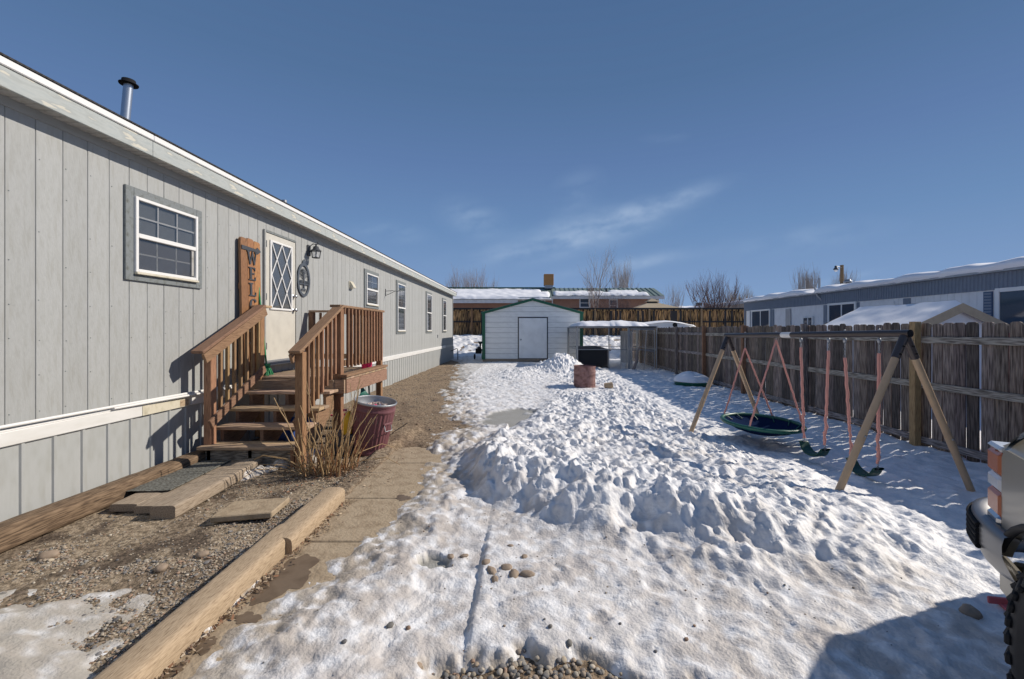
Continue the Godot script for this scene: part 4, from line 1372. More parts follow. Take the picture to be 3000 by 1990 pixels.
func roof_snow_strip(parent: Node3D, x0: float, x1: float, d0: float, d1: float, base: Callable, thick: Callable, n: int) -> void:
	var a := Acc.new()
	var rows := []
	for r in n + 1:
		var d := lerpf(d0, d1, float(r) / n)
		var t: float = thick.call(d)
		var y: float = base.call(d)
		var lip := 0.1 * n_mid.get_noise_2d(d * 1.3, 3.0)
		var row := PackedVector3Array()
		for p in [[0.0, 0.0], [-0.05, 0.35], [-0.01, 0.75], [0.1, 0.97], [0.3, 1.08], [0.7, 1.2], [1.6, 1.55], [3.0, 2.0]]:
			var w: float = p[0]
			row.append(V(x0 + w * (x1 - x0) / 3.0 + lip * (1.0 if w < 0.2 else 0.0), y + t * minf(p[1], 1.1) + maxf(0.0, p[1] - 1.1) * 0.25, d))
		rows.append(row)
	a.grid(rows)
	mi(a.mesh(), "roof_snow", M.cap, parent)


func make_neighbour_home() -> void:
	var x := 12.0
	var h := thing("neighbour_home", "blue and white mobile home with thick snow on its roof beyond the fence", "mobile home", V(x, 0, 16))
	box(h, "wall_core", M.pale, V(x + 1.9, 1.5, 14.75), Vector3(3.7, 3.0, 17.4), 0.0)
	var n := int(17.5 / 0.2)
	for k in n:
		var d := 6.0 + 0.2 * (k + 0.5)
		box(h, "wall_sheet", M.pale, V(x + 0.03, 1.45, d), Vector3(0.03, 2.4, 0.196), 0.004)
	# corrugated blue band
	n = int(17.5 / 0.1)
	var rib := Acc.new()
	rib.prism(Transform3D(Basis(Vector3(0, 0, -1), Vector3(-1, 0, 0), Vector3(0, 1, 0)), Vector3.ZERO), PackedVector2Array([Vector2(0, 0), Vector2(0.045, 0), Vector2(0.06, 0.02), Vector2(0.085, 0.02), Vector2(0.1, 0), Vector2(0.1, -0.02), Vector2(0, -0.02)]), 0.0, 0.44)
	var rm := rib.mesh()
	for k in n:
		mi(rm, "ribbed_sheet", M.blue, h, V(x, 2.62 - 0.0, 6.0 + 0.1 * k))
	box(h, "corner_trim", M.blue, V(x, 1.6, 23.52), Vector3(0.08, 2.9, 0.06), 0.004)
	box(h, "fascia", M.galv, V(x - 0.06, 3.09, 14.75), Vector3(0.1, 0.06, 17.6), 0.004)
	for q in [[11.0, 11.22], [13.36, 13.62], [15.42, 15.7], [17.05, 17.28], [20.75, 21.0], [22.78, 23.0]]:
		var sh := box(h, "shutter", M.blue_dk if q[0] < 12.0 else M.blue, V(x + 0.005, 1.95, (q[0] + q[1]) / 2.0), Vector3(0.03, 1.28, q[1] - q[0]), 0.003)
		for k in 16:
			box(sh, "louvre", M.blue, V(x - 0.012, 1.36 + 0.078 * k, (q[0] + q[1]) / 2.0), Vector3(0.014, 0.05, q[1] - q[0] - 0.05), 0.002)
	far_window(h, V(x, 1.95, 9.75), 2.1, 1.2, 0.1, false)
	far_window(h, V(x, 1.95, 16.25), 1.3, 1.2, 0.08, false)
	far_window(h, V(x, 1.95, 21.9), 1.6, 1.2, 0.08, false)
	far_window(h, V(x, 1.75, 18.2), 0.55, 0.7, 0.05, false)
	box(h, "panel", M.galv, V(x - 0.01, 1.9, 19.6), Vector3(0.03, 1.3, 0.38), 0.003)
	box(h, "panel", M.pale, V(x - 0.0, 2.2, 14.6), Vector3(0.03, 0.7, 1.3), 0.003)
	roof_snow_strip(h, x - 0.1, x + 3.9, 6.0, 23.4, func(_d): return 3.1, func(d): return 0.24 + 0.08 * n_rip.get_noise_2d(d * 0.3, 1.0) - 0.15 * smoothstep(18.6, 18.0, d) * smoothstep(17.3, 17.9, d), 150)
	var ra := Acc.new()
	ra.prism(Transform3D.IDENTITY, PackedVector2Array([Vector2(x - 0.12, 3.06), Vector2(x + 3.9, 3.06), Vector2(x + 2.0, 3.42)]), -23.45, -6.0)
	mi(ra.mesh(), "roof", M.galv, h)
	tube(h, "mast", M.galv, [V(x + 0.05, 2.75, 17.4), V(x - 0.1, 3.0, 17.5), V(x - 0.15, 3.35, 17.6)], 0.035, 8)
	tube(h, "vent_pipe", M.galv, [V(x + 0.8, 3.2, 18.7), V(x + 0.8, 3.85, 18.7)], 0.05, 10)
	var st := tube(h, "stove_pipe", M.galv, [V(x + 1.6, 3.2, 18.1), V(x + 1.6, 3.6, 18.1)], 0.09, 12)
	lathe(st, "cap", M.galv, V(x + 1.6, 3.58, 18.1), [[0.0, 0.0], [0.16, 0.0], [0.16, 0.08], [0.1, 0.1], [0.12, 0.14], [0.0, 0.16]], 14)
	lathe(h, "roof_vent", M.iron, V(x + 1.2, 3.35, 13.6), [[0.17, 0.0], [0.17, 0.06], [0.1, 0.12], [0.0, 0.13]], 14)
	# snow laden canopy between that home and the fence
	var c := thing("party_canopy", "tan peaked canopy tent under snow, just over the fence", "canopy", V(9.5, 0, 10.8))
	var px := 9.5
	var pk := 2.17
	var hw := 1.55
	var ed := 0.72
	for s in [-1.0, 1.0]:
		var a := Acc.new()
		var rows := []
		for r in 13:
			var row := PackedVector3Array()
			var d := 9.3 + 3.05 * r / 12.0
			for q in 9:
				var t := q / 8.0
				var sag := -0.05 * sin(PI * t) * (0.4 + 0.6 * absf(sin(PI * (d - 9.3) / 3.05)))
				row.append(V(px + s * hw * t, pk - ed * t + sag, d))
			rows.append(row)
		a.grid(rows, false, s < 0)
		mi(a.mesh(), "roof_cloth", M.canvas, c)
		var b := Acc.new()
		rows = []
		for r in 25:
			var row := PackedVector3Array()
			var fd := r / 24.0
			var d := 9.33 + 2.99 * fd
			for q in 17:
				var t := q / 16.0
				var e := minf(minf(fd, 1.0 - fd) * 3.0, (1.0 - t) * 1.6)
				var th := 0.07 * sqrt(clampf(e / 0.1, 0, 1)) * (1.0 + 0.35 * n_mid.get_noise_2d(d, t * 2.0 + s * 5.0))
				var sag := -0.05 * sin(PI * t) * (0.4 + 0.6 * absf(sin(PI * fd)))
				row.append(V(px + s * hw * t * 0.99, pk - ed * t + sag + th, d))
			rows.append(row)
		b.grid(rows, false, s < 0)
		mi(b.mesh(), "snow_load", M.cap, c)
		for d in [9.3, 12.35]:
			var v := Acc.new()
			v.prism(Transform3D.IDENTITY, PackedVector2Array([Vector2(px, pk + 0.01), Vector2(px + s * hw, pk - ed + 0.01), Vector2(px + s * hw, pk - ed - 0.2), Vector2(px, pk - 0.19)]), -d - 0.004, -d + 0.004)
			mi(v.mesh(), "valance", M.canvas, c)
			tube(c, "leg", M.galv, [V(px + s * (hw - 0.05), -0.1, d), V(px + s * (hw - 0.05), pk - ed, d)], 0.02, 8)
			tube(c, "rafter", M.galv, [V(px, pk - 0.03, d + 0.02), V(px + s * (hw - 0.05), pk - ed, d + 0.02)], 0.018, 8)
	var bw := Acc.new()
	bw.prism(Transform3D.IDENTITY, PackedVector2Array([Vector2(px, pk - 0.1), Vector2(px + hw, pk - ed - 0.1), Vector2(px + hw, 0.3), Vector2(px - hw, 0.3), Vector2(px - hw, pk - ed - 0.1)]), -9.42, -9.415)
	mi(bw.mesh(), "front_curtain", M.pale, c)
	# a red tank seen through the pickets
	var rt := thing("red_container", "red metal container glimpsed between the fence pickets", "container", V(6.6, 0, 5.0))
	box(rt, "tank", M.red, V(6.5, 0.75, 4.6), Vector3(0.7, 1.5, 2.2), 0.06)
	box(rt, "lid", M.red, V(6.5, 1.53, 4.6), Vector3(0.76, 0.06, 2.26), 0.02)


func make_far_things() -> void:
	# a second long home farther off, to the far side
	var b := thing("beige_home", "low beige mobile home with a snowy roof far beyond the fence", "mobile home", V(18, 0, 36))
	box(b, "wall", M.canvas_wall, V(20.0, 1.9, 38.0), Vector3(4.0, 3.8, 20.0), 0.0)
	box(b, "fascia", M.galv, V(17.95, 3.85, 38.0), Vector3(0.14, 0.2, 20.2), 0.0)
	roof_snow_strip(b, 17.9, 21.0, 29.5, 48.0, func(_d): return 3.95, func(d): return 0.14 + 0.05 * n_rip.get_noise_2d(d * 0.3, 9.0), 80)
	roof_snow_strip(b, 18.0, 21.0, 27.9, 29.2, func(_d): return 3.9, func(_d): return 0.06, 8)
	box(b, "roof_vent", M.iron, V(18.5, 4.3, 46.0), Vector3(0.5, 0.4, 0.5), 0.0)
	tube(b, "mast", M.galv, [V(18.6, 3.9, 28.6), V(18.6, 4.9, 28.6)], 0.05, 8)
	var w := thing("white_home", "low whitish home with snow on it, farthest past the back fence", "house", V(24, 1, 52))
	box(w, "wall", M.canvas_wall, V(26.5, 2.4, 55.0), Vector3(17.0, 3.6, 6.0), 0.0)
	snow_slab(w, "roof_snow", 17.8, 35.2, 51.6, 58.4, func(_x, _d): return 4.2, 0.3, 2.0, 60, 12)
	# arched white shed end behind the kennel
	var s := thing("white_hut", "small white hut with a shallow snowy roof and a round dark vent", "hut", V(8.2, 0, 24))
	var hw := Acc.new()
	hw.prism(Transform3D.IDENTITY, PackedVector2Array([Vector2(6.3, 0.0), Vector2(9.4, 0.0), Vector2(9.4, 1.66), Vector2(8.75, 1.92), Vector2(7.85, 2.02), Vector2(6.95, 1.93), Vector2(6.3, 1.66)]), -26.0, -24.0)
	mi(hw.mesh(), "wall", M.pale, s)
	lathe(s, "round_vent", M.dark, V(8.3, 1.86, 23.985), [[0.0, 0.0], [0.13, 0.0], [0.13, 0.02], [0.0, 0.02]], 18, rotated(Vector3(90, 0, 0)))
	snow_slab(s, "roof_snow", 6.2, 9.5, 23.9, 26.1, func(x, _d): return 2.03 - 0.14 * pow(absf(x - 7.85) / 1.1, 1.6), 0.08, 7.0, 30, 10)
	# utility pole with a yard lamp
	var p := thing("utility_pole", "wooden utility pole with a small yard lamp on an arm", "pole", V(29.5, 0, 40))
	tube(p, "pole", M.post_new[0], [V(29.5, 0, 40), V(29.5, 7.65, 40)], [0.2, 0.15], 10)
	tube(p, "arm", M.galv, [V(29.4, 7.4, 39.9), V(29.0, 7.5, 39.8), V(28.75, 7.45, 39.7)], 0.03, 6)
	lathe(p, "lamp_head", M.iron, V(28.72, 7.2, 39.7), [[0.0, 0.35], [0.1, 0.34], [0.12, 0.15], [0.22, 0.05], [0.22, 0.0], [0.0, 0.02]], 14)
	lathe(p, "lens", M.lens, V(28.72, 6.98, 39.7), [[0.0, 0.0], [0.1, 0.03], [0.16, 0.12], [0.17, 0.21], [0.0, 0.21]], 14)
	box(p, "meter_box", M.galv, V(29.35, 5.7, 39.7), Vector3(0.3, 0.4, 0.2), 0.01)
	box(p, "meter_box", M.stucco, V(29.45, 5.1, 39.7), Vector3(0.36, 0.5, 0.2), 0.01)


# ---------------------------------------------------------------- bare trees
func branch(acc: Acc, p: Vector3, dir: Vector3, length: float, r: float, depth: int, spread: float, up: float, kids: int) -> void:
	var n := 4
	var pts := PackedVector3Array([p])
	var rad := PackedFloat32Array([r])
	var q := p
	var dd := dir
	for k in n:
		dd = (dd + Vector3(rng.randf_range(-1, 1), rng.randf_range(-0.6, 0.8) + up, rng.randf_range(-1, 1)) * 0.16).normalized()
		q += dd * length / n
		pts.append(q)
		rad.append(lerpf(r, r * 0.45, float(k + 1) / n))
	acc.tube(pts, rad, 5 if depth > 2 else 3, false)
	if depth <= 0:
		return
	for k in kids:
		var t := rng.randf_range(0.35, 1.0) if k > 0 else 1.0
		var at := pts[mini(n, int(round(t * n)))]
		var side := Vector3(rng.randf_range(-1, 1), rng.randf_range(-0.2, 0.5), rng.randf_range(-1, 1)).normalized()
		var nd := (dd + side * spread * (0.35 if k == 0 else 1.0) + Vector3(0, up, 0)).normalized()
		branch(acc, at, nd, length * rng.randf_range(0.55, 0.85), r * rng.randf_range(0.42, 0.6), depth - 1, spread, up, kids)


func bare_tree(called: String, label: String, base: Vector3, h: float, m: Material, trunks: int, spread: float, up: float, depth := 4, kids := 4, r := 0.09, group := "") -> void:
	var t := thing(called, label, "tree", base, group)
	var tr := Acc.new()
	var cr := Acc.new()
	for k in trunks:
		var dir := Vector3(rng.randf_range(-1, 1) * spread * 0.6, 1.0, rng.randf_range(-1, 1) * spread * 0.6).normalized() if trunks > 1 else Vector3(0.02, 1, 0)
		var p0 := base + Vector3(rng.randf_range(-0.1, 0.1), -0.1, 0) * (1.0 if trunks > 1 else 0.3)
		var pts := PackedVector3Array([p0])
		var rad := PackedFloat32Array([r])
		var q := p0
		for s in 6:
			dir = (dir + Vector3(rng.randf_range(-1, 1), 0.6, rng.randf_range(-1, 1)) * 0.1).normalized()
			q += dir * h * (0.62 if trunks == 1 else 0.5) / 6.0
			pts.append(q)
			rad.append(lerpf(r, r * 0.35, (s + 1) / 6.0))
		tr.tube(pts, rad, 8, false)
		for s in range(1, 7):
			for w in (kids - 2 if s < 6 else kids):
				var an := rng.randf() * TAU
				var nd := (dir + Vector3(cos(an), 0.1, sin(an)) * spread * 1.1 + Vector3(0, up, 0)).normalized()
				branch(cr, pts[s], nd, h * rng.randf_range(0.2, 0.36) * (1.15 - 0.1 * s), rad[s] * 0.55, depth - 2, spread, up, kids)
	mi(tr.mesh(), "trunk", m, t)
	mi(cr.mesh(), "crown", m, t)


func make_trees() -> void:
	bare_tree("birch_tree", "tall pale-barked bare tree in front of the brown house", V(5.45, 1.1, 34), 7.4, M.bark_pale, 1, 0.75, 0.35, 4, 4, 0.08)
	bare_tree("red_shrub", "reddish bare fruit tree spreading beside the pale tree", V(6.3, 1.1, 32.5), 4.1, M.bark_red, 3, 0.9, 0.1, 4, 4, 0.06)
	bare_tree("red_shrub", "slighter reddish bare tree nearer the gazebo", V(7.9, 1.1, 32.8), 3.6, M.bark_red, 3, 0.7, 0.3, 4, 4, 0.05)
	bare_tree("young_tree", "small dense bare tree standing over the end of the back fence", V(14.9, 1.0, 34), 6.4, M.bark_red, 4, 0.85, 0.35, 4, 4, 0.09)
	bare_tree("young_tree", "tan leafless willow past the dense bare tree", V(25.5, 0.5, 52), 7.6, M.bark_gold, 3, 0.75, 0.35, 4, 4, 0.14)
	bare_tree("thin_tree", "thin grey saplings between gazebo and dense bare tree", V(12.9, 1.0, 37), 5.4, M.bark_pale, 5, 0.5, 0.5, 4, 3, 0.05)
	bare_tree("thin_tree", "tall grey brush rising behind the brown house roof", V(10.2, 1.0, 44), 9.2, M.bark_pale, 3, 0.5, 0.6, 4, 4, 0.09)
	bare_tree("poplar_tree", "bare grey poplars above the neighbour's roof", V(41, 0, 62), 12.5, M.bark_pale, 5, 0.4, 0.7, 4, 4, 0.15)
	bare_tree("poplar_tree", "faint bare poplar beside the mast on the roof", V(45.5, 0, 62), 11.5, M.bark_pale, 4, 0.35, 0.8, 4, 4, 0.13)
	bare_tree("poplar_tree", "low bare tree behind the utility pole", V(55, 0, 66), 11.0, M.bark_pale, 3, 0.6, 0.4, 4, 4, 0.14)
	var names := ["bare cottonwood close above the home's far eave", "tallest of the bare cottonwoods over the snowy green roof", "middle bare cottonwood over the snowy green roof", "smallest outlying bare cottonwood over the snowy green roof"]
	var xs := [-9.4, -8.0, -6.6, -5.3]
	var hs := [9.0, 10.4, 9.9, 8.6]
	for k in 4:
		bare_tree("cottonwood_tree", names[k], V(xs[k] * 1.0, 1.0, 56), hs[k], M.bark, 4, 0.55, 0.5, 4, 3, 0.12, "cottonwoods behind the far house")


# ---------------------------------------------------------------- swing set
func chain(parent: Node3D, nm: String, a: Vector3, b: Vector3, r := 0.012) -> void:
	var acc := Acc.new()
	var n := maxi(1, int(a.distance_to(b) / 0.034))
	var dir := (b - a).normalized()
	var side := dir.cross(Vector3.RIGHT).normalized()
	for k in n:
		var c := a.lerp(b, (k + 0.5) / n)
		var x := side if k % 2 == 0 else side.cross(dir)
		var pts := PackedVector3Array()
		var rad := PackedFloat32Array()
		for q in 9:
			var t := TAU * q / 8.0
			pts.append(c + x * cos(t) * r * 0.75 + dir * sin(t) * 0.022)
			rad.append(0.0032)
		acc.tube(pts, rad, 5, false)
	mi(acc.mesh(), nm, M.galv, parent)


# a chain in a wrinkled pink sleeve
func sleeve(parent: Node3D, a: Vector3, b: Vector3, bunch: float, r := 0.0145) -> void:
	var n := 46
	var pts := PackedVector3Array()
	var rad := PackedFloat32Array()
	var sd := rng.randf() * 50.0
	for k in n + 1:
		var t := float(k) / n
		var w := smoothstep(0.35, 0.95, t) * bunch
		var p := a.lerp(b, t)
		p += Vector3(n_mid.get_noise_2d(t * 6.0, sd), 0, n_mid.get_noise_2d(t * 6.0, sd + 9.0)) * (0.006 + 0.014 * w)
		pts.append(p)
		rad.append(r * (1.0 + 0.35 * w * n_fine.get_noise_2d(t * 9.0, sd) * 2.0 + 0.15 * w * sin(t * 190.0)))
	var acc := Acc.new()
	acc.tube(pts, rad, 8)
	mi(acc.mesh(), "sleeve", M.pink, parent)


func make_swings() -> void:
	var near := V(3.543, 1.564, 4.0)
	var far := V(3.1, 1.508, 6.6)
	var f := thing("swing_frame", "tan and black metal A-frame swing set standing in the snow", "swing set", V(3.3, 0, 5.3))
	var ext := (near - far).normalized()
	var bar := tube(f, "crossbar", M.bronze, [near + ext * 0.05, far - ext * 0.05], 0.034, 20)
	lathe(bar, "end_cap", M.black, near + ext * 0.05, [[0.0, -0.001], [0.035, 0.0], [0.035, 0.004], [0.0, 0.006]], 20, along(near, near + ext) * Basis(Vector3.RIGHT, -PI / 2))
	for e in [[near, V(2.78, 0.02, 3.83), V(4.36, -0.06, 4.17)], [far, V(2.32, 0.0, 6.14), V(3.9, -0.06, 7.06)]]:
		for k in 2:
			var top: Vector3 = e[0] + Vector3(0, -0.012, 0)
			var foot: Vector3 = e[1 + k]
			foot.y = snow_y(foot.x, -foot.z) - 0.05
			var dir := (foot - top).normalized()
			tube(f, "socket", M.bronze, [top + dir * 0.02, top + dir * 0.25], 0.036, 16)
			var leg := tube(f, "leg", M.tanpole, [top + dir * 0.2, top + dir * (0.2 + 0.5 * (top.distance_to(foot) - 0.2)), foot], 0.031, 16)
			var mid := top + dir * (top.distance_to(foot) * 0.62)
			tube(leg, "sleeve_joint", M.tanpole, [mid, mid + dir * 0.14], 0.0335, 16)
			for q in [0.12, 0.2]:
				box(f, "bolt", M.black, top + dir * q + Vector3(0.0, 0, 0.036), Vector3(0.018, 0.018, 0.02), 0.003)
			box(leg, "bolt", M.galv, mid + dir * 0.03 + Vector3(0.0, 0, 0.036), Vector3(0.016, 0.016, 0.014), 0.003)
	var lab := Acc.new()
	var lc := V(4.2246 - 0.1704 * 5.42, 1.533, 5.42)
	var rows := []
	for r in 2:
		var row := PackedVector3Array()
		for q in 9:
			var an := lerpf(0.2, 1.25, q / 8.0) * PI
			row.append(lc + ext * (0.16 * r - 0.08) + Vector3(-sin(an - PI * 0.2) * 0.0352 * 1.0, cos(an - PI * 0.2) * 0.0352, 0))
		rows.append(row)
	lab.grid(rows, false, true)
	mi(lab.mesh(), "paper_label", M.white, f)
	var hooks := [6.205, 5.606, 5.205, 4.82, 4.618, 4.245]
	var hp := []
	for d in hooks:
		var t: float = (d - 4.0) / 2.6
		var p := near.lerp(far, t)
		hp.append(p + Vector3(0, -0.035, 0))
		box(f, "hook_bolt", M.galv, p + Vector3(0, 0.04, 0), Vector3(0.018, 0.02, 0.018), 0.004)
	# saucer swing
	var s := thing("saucer_swing", "round blue and green saucer swing on pink sleeved ropes", "swing", V(3.22, 0.3, 5.9))
	var c := V(3.24, 0.315, 5.9)
	var tilt := rotated(Vector3(1.5, 0, -2.0))
	var ring := PackedVector3Array()
	var rr := PackedFloat32Array()
	for k in 41:
		var a := TAU * k / 40.0
		ring.append(tilt * Vector3(cos(a) * 0.5, 0, sin(a) * 0.5))
		rr.append(0.026 + (0.004 if k % 5 == 0 else 0.0))
	var ra := Acc.new()
	ra.tube(ring, rr, 12, false)
	mi(ra.mesh(), "rim", M.nest_rim, s, c)
	lathe(s, "seat_cloth", M.nest_mat, c, [[0.49, 0.0], [0.45, -0.035], [0.36, -0.085], [0.24, -0.125], [0.1, -0.145], [0.0, -0.15]], 40, tilt)
	for k in 12:
		var a := TAU * (k + 0.5) / 12.0
		tube(s, "lacing", M.nest_rim, [c + tilt * Vector3(cos(a) * 0.48, 0.015, sin(a) * 0.48), c + tilt * Vector3(cos(a + 0.12) * 0.41, -0.045, sin(a + 0.12) * 0.41)], 0.007, 6)
	for k in 4:
		var a := PI / 4 + PI / 2 * k
		var end := c + tilt * Vector3(cos(a) * 0.5, 0.02, sin(a) * 0.5)
		var top: Vector3 = hp[0] if sin(a) < 0 else hp[1]
		var st := top + Vector3(0, -0.03 - (0.12 if sin(a) < 0 else 0.0), 0)
		sleeve(s, st, end, 0.5, 0.0115)
		box(s, "clip", M.galv, end, Vector3(0.02, 0.045, 0.02), 0.006)
	chain(s, "chain", hp[0], hp[0] + Vector3(0, -0.16, 0))
	chain(s, "chain", hp[1], hp[1] + Vector3(0, -0.05, 0))
	# two belt seats
	var ys := [0.235, 0.205]
	var drop := [[0.12, 0.15], [0.22, 0.16]]
	for w in 2:
		var b := thing("belt_swing", "green plastic belt swing next to the saucer swing" if w == 0 else "green plastic belt swing beside the near leg of the frame", "swing", V(3.4, ys[w], 5.0 - 0.55 * w), "belt swings")
		var ends := []
		for k in 2:
			var top: Vector3 = hp[2 + 2 * w + k]
			var low := Vector3(top.x + 0.02 * (1 - 2 * k) + 0.03 * w, ys[w], top.z + (0.03 if k == 0 else -0.03))
			ends.append(low)
			var st := top + Vector3(0, -drop[w][k], 0)
			chain(b, "chain", top, st)
			lathe(b, "swivel", M.galv, top + Vector3(0, -0.06, 0), [[0.0, 0.0], [0.015, 0.006], [0.018, 0.03], [0.013, 0.05], [0.0, 0.055]], 12)
			sleeve(b, st, low + Vector3(0, 0.05, 0), 1.0)
			chain(b, "chain", low + Vector3(0, 0.06, 0), low + Vector3(0, -0.01, 0))
		var acc := Acc.new()
		var a0: Vector3 = ends[0]
		var a1: Vector3 = ends[1]
		var ax := (a1 - a0).normalized()
		var sd := ax.cross(Vector3.UP).normalized()
		var span := a0.distance_to(a1)
		rows = []
		for r in 33:
			var t := r / 32.0 * 1.12 - 0.06
			# a deep U: steep at the ends, flat in the middle
			var u := (t - 0.5) * 2.0
			var pos := a0.lerp(a1, 0.5) + ax * span * 0.5 * (u * (1.14 - 0.14 * u * u) if absf(u) < 1.0 else u)
			var yy := -0.105 * (1.0 - pow(absf(clampf(u, -1, 1)), 2.6))
			if absf(u) > 1.0:
				yy = 0.004
			pos.y = a0.y + yy
			var wd := 0.072 * (1.0 - 0.18 * pow(absf(u), 3.0))
			var row := PackedVector3Array()
			for q in 12:
				var an := TAU * q / 12.0
				var cx := cos(an)
				row.append(pos + sd * wd * signf(cx) * pow(absf(cx), 0.6) + Vector3(0, 0.012 * sin(an) * (1.0 + 0.7 * pow(absf(cx), 4.0)), 0))
			rows.append(row)
		acc.grid(rows, true, false)
		mi(acc.mesh(), "seat", M.seat, b)
		for e in ends:
			box(b, "anchor", M.galv, e + Vector3(0, 0.012, 0), Vector3(0.035, 0.012, 0.02), 0.003)


# ---------------------------------------------------------------- things on the wall
func letter(parent: Node3D, txt: String, size: float, depth: float, m: Material, at: Vector3, basis: Basis, serif := true, sx := 1.0) -> void:
	var t := TextMesh.new()
	var fnt := SystemFont.new()
	fnt.font_names = PackedStringArray(["Droid Serif" if serif else "Droid Sans"])
	fnt.font_weight = 700
	t.font = fnt
	t.text = txt
	t.font_size = 64
	t.pixel_size = size / 46.0
	t.depth = depth
	mi(t, "letter", m, parent, at, basis * Basis.from_scale(Vector3(sx, 1, 1)))


func make_wall_things() -> void:
	var on_wall := Basis(Vector3(0, 0, -1), Vector3.UP, Vector3.RIGHT)
	var s := thing("welcome_sign", "tall rustic three-board wooden sign lettered down its middle beside the door", "sign", V(WX + 0.06, 0.95, 6.03))
	var lean := rotated(Vector3(0, 0, 1.1))
	for k in 3:
		var a := Acc.new()
		var w := 0.069
		var top: float = [1.9, 1.91, 1.895][k]
		a.prism(Transform3D(on_wall, Vector3.ZERO), PackedVector2Array([Vector2(-w, 0), Vector2(w, 0), Vector2(w, top - 0.03), Vector2(w - 0.01, top - 0.008), Vector2(w - 0.03, top), Vector2(-w + 0.025, top + 0.004), Vector2(-w, top - 0.02)]), -0.016, 0.016)
		mi(a.mesh(), "board", M.sign_y[k], s, V(WX + 0.085, 0.97, 5.89 + 0.143 * k), lean)
	for y in [1.25, 2.2]:
		box(s, "batten", M.sign_y[0], V(WX + 0.04, y, 6.03), Vector3(0.03, 0.08, 0.4), 0.003)
	var ar := Acc.new()
	ar.prism(Transform3D(on_wall, Vector3.ZERO), PackedVector2Array([Vector2(-0.21, -0.028), Vector2(0.1, -0.02), Vector2(0.13, -0.05), Vector2(0.21, 0.0), Vector2(0.13, 0.05), Vector2(0.1, 0.02), Vector2(-0.21, 0.028)]), 0.0, 0.006)
	mi(ar.mesh(), "strap_hinge", M.iron, s, V(WX + 0.072, 2.735, 6.04), lean)
	var word := "WELCOME"
	for k in 7:
		letter(s, word[k], 0.185, 0.008, M.iron, V(WX + 0.079 + 0.004 * k, 2.61 - 0.2235 * k, 6.045), lean * on_wall, true, 1.0 if word[k] != "W" and word[k] != "M" else 0.8)
	# wall lantern
	var l := thing("wall_lantern", "black carriage lantern with clear glass beside the front door", "lantern", V(WX, 3.0, 7.74))
	box(l, "wall_plate", M.iron, V(WX + 0.014, 3.035, 7.74), Vector3(0.028, 0.2, 0.11), 0.012)
	box(l, "bracket", M.iron, V(WX + 0.045, 3.02, 7.74), Vector3(0.06, 0.03, 0.03), 0.006)
	var lc := V(WX + 0.145, 2.9, 7.74)
	tube(l, "scroll_arm", M.iron, [V(WX + 0.03, 3.05, 7.74), V(WX + 0.045, 3.12, 7.74), V(WX + 0.09, 3.155, 7.74), V(WX + 0.145, 3.145, 7.74), V(WX + 0.175, 3.15, 7.74), V(WX + 0.185, 3.17, 7.74), V(WX + 0.165, 3.185, 7.74)], 0.008, 8)
	lathe(l, "roof", M.iron, lc, [[0.0, 0.245], [0.015, 0.24], [0.02, 0.215], [0.05, 0.2], [0.062, 0.16], [0.1, 0.13], [0.1, 0.122], [0.0, 0.125]], 6)
	for k in 6:
		var a := TAU * k / 6.0
		var b := TAU * (k + 1) / 6.0
		beam(l, "bar", M.iron, lc + Vector3(cos(a) * 0.068, 0.0, sin(a) * 0.068), lc + Vector3(cos(a) * 0.086, 0.125, sin(a) * 0.086), 0.009, 0.009, 0.001)
		var pa := Acc.new()
		pa.quad(lc + Vector3(cos(a) * 0.064, 0.004, sin(a) * 0.064), lc + Vector3(cos(b) * 0.064, 0.004, sin(b) * 0.064), lc + Vector3(cos(b) * 0.082, 0.122, sin(b) * 0.082), lc + Vector3(cos(a) * 0.082, 0.122, sin(a) * 0.082), Vector3(cos(a), 0, sin(a)))
		mi(pa.mesh(), "pane", M.clear, l)
	lathe(l, "base", M.iron, lc, [[0.0, -0.012], [0.03, -0.01], [0.074, 0.0], [0.074, 0.008], [0.0, 0.008]], 6)
	lathe(l, "bulb", M.lens, lc, [[0.0, 0.11], [0.014, 0.1], [0.016, 0.06], [0.022, 0.04], [0.016, 0.02], [0.012, 0.008], [0.0, 0.008]], 12)
	# cut metal plaque: a tree in an oval
	var p := thing("metal_plaque", "oval slate-coloured metal plaque cut as a tree with roots", "plaque", V(WX, 2.18, 7.56))
	var pc := V(WX + 0.02, 2.48, 7.56)
	var t := Transform3D(on_wall, Vector3.ZERO)
	var ring := Acc.new()
	for k in 48:
		var a := TAU * k / 48.0
		var b := TAU * (k + 1) / 48.0
		var q := PackedVector2Array([Vector2(cos(a) * 0.165, sin(a) * 0.25), Vector2(cos(a) * 0.215, sin(a) * 0.3), Vector2(cos(b) * 0.215, sin(b) * 0.3), Vector2(cos(b) * 0.165, sin(b) * 0.25)])
		ring.prism(t, q, -0.004, 0.004)
	ring.prism(t, PackedVector2Array([Vector2(-0.05, 0.29), Vector2(0.05, 0.29), Vector2(0.02, 0.34), Vector2(0.0, 0.37), Vector2(-0.02, 0.34)]), -0.0035, 0.0035)
	mi(ring.mesh(), "oval_rim", M.slate, p, pc)
	var tr := Acc.new()
	tr.tube(PackedVector3Array([on_wall * Vector3(0, -0.17, 0), on_wall * Vector3(0.004, 0.05, 0)]), PackedFloat32Array([0.014, 0.011]), 6)
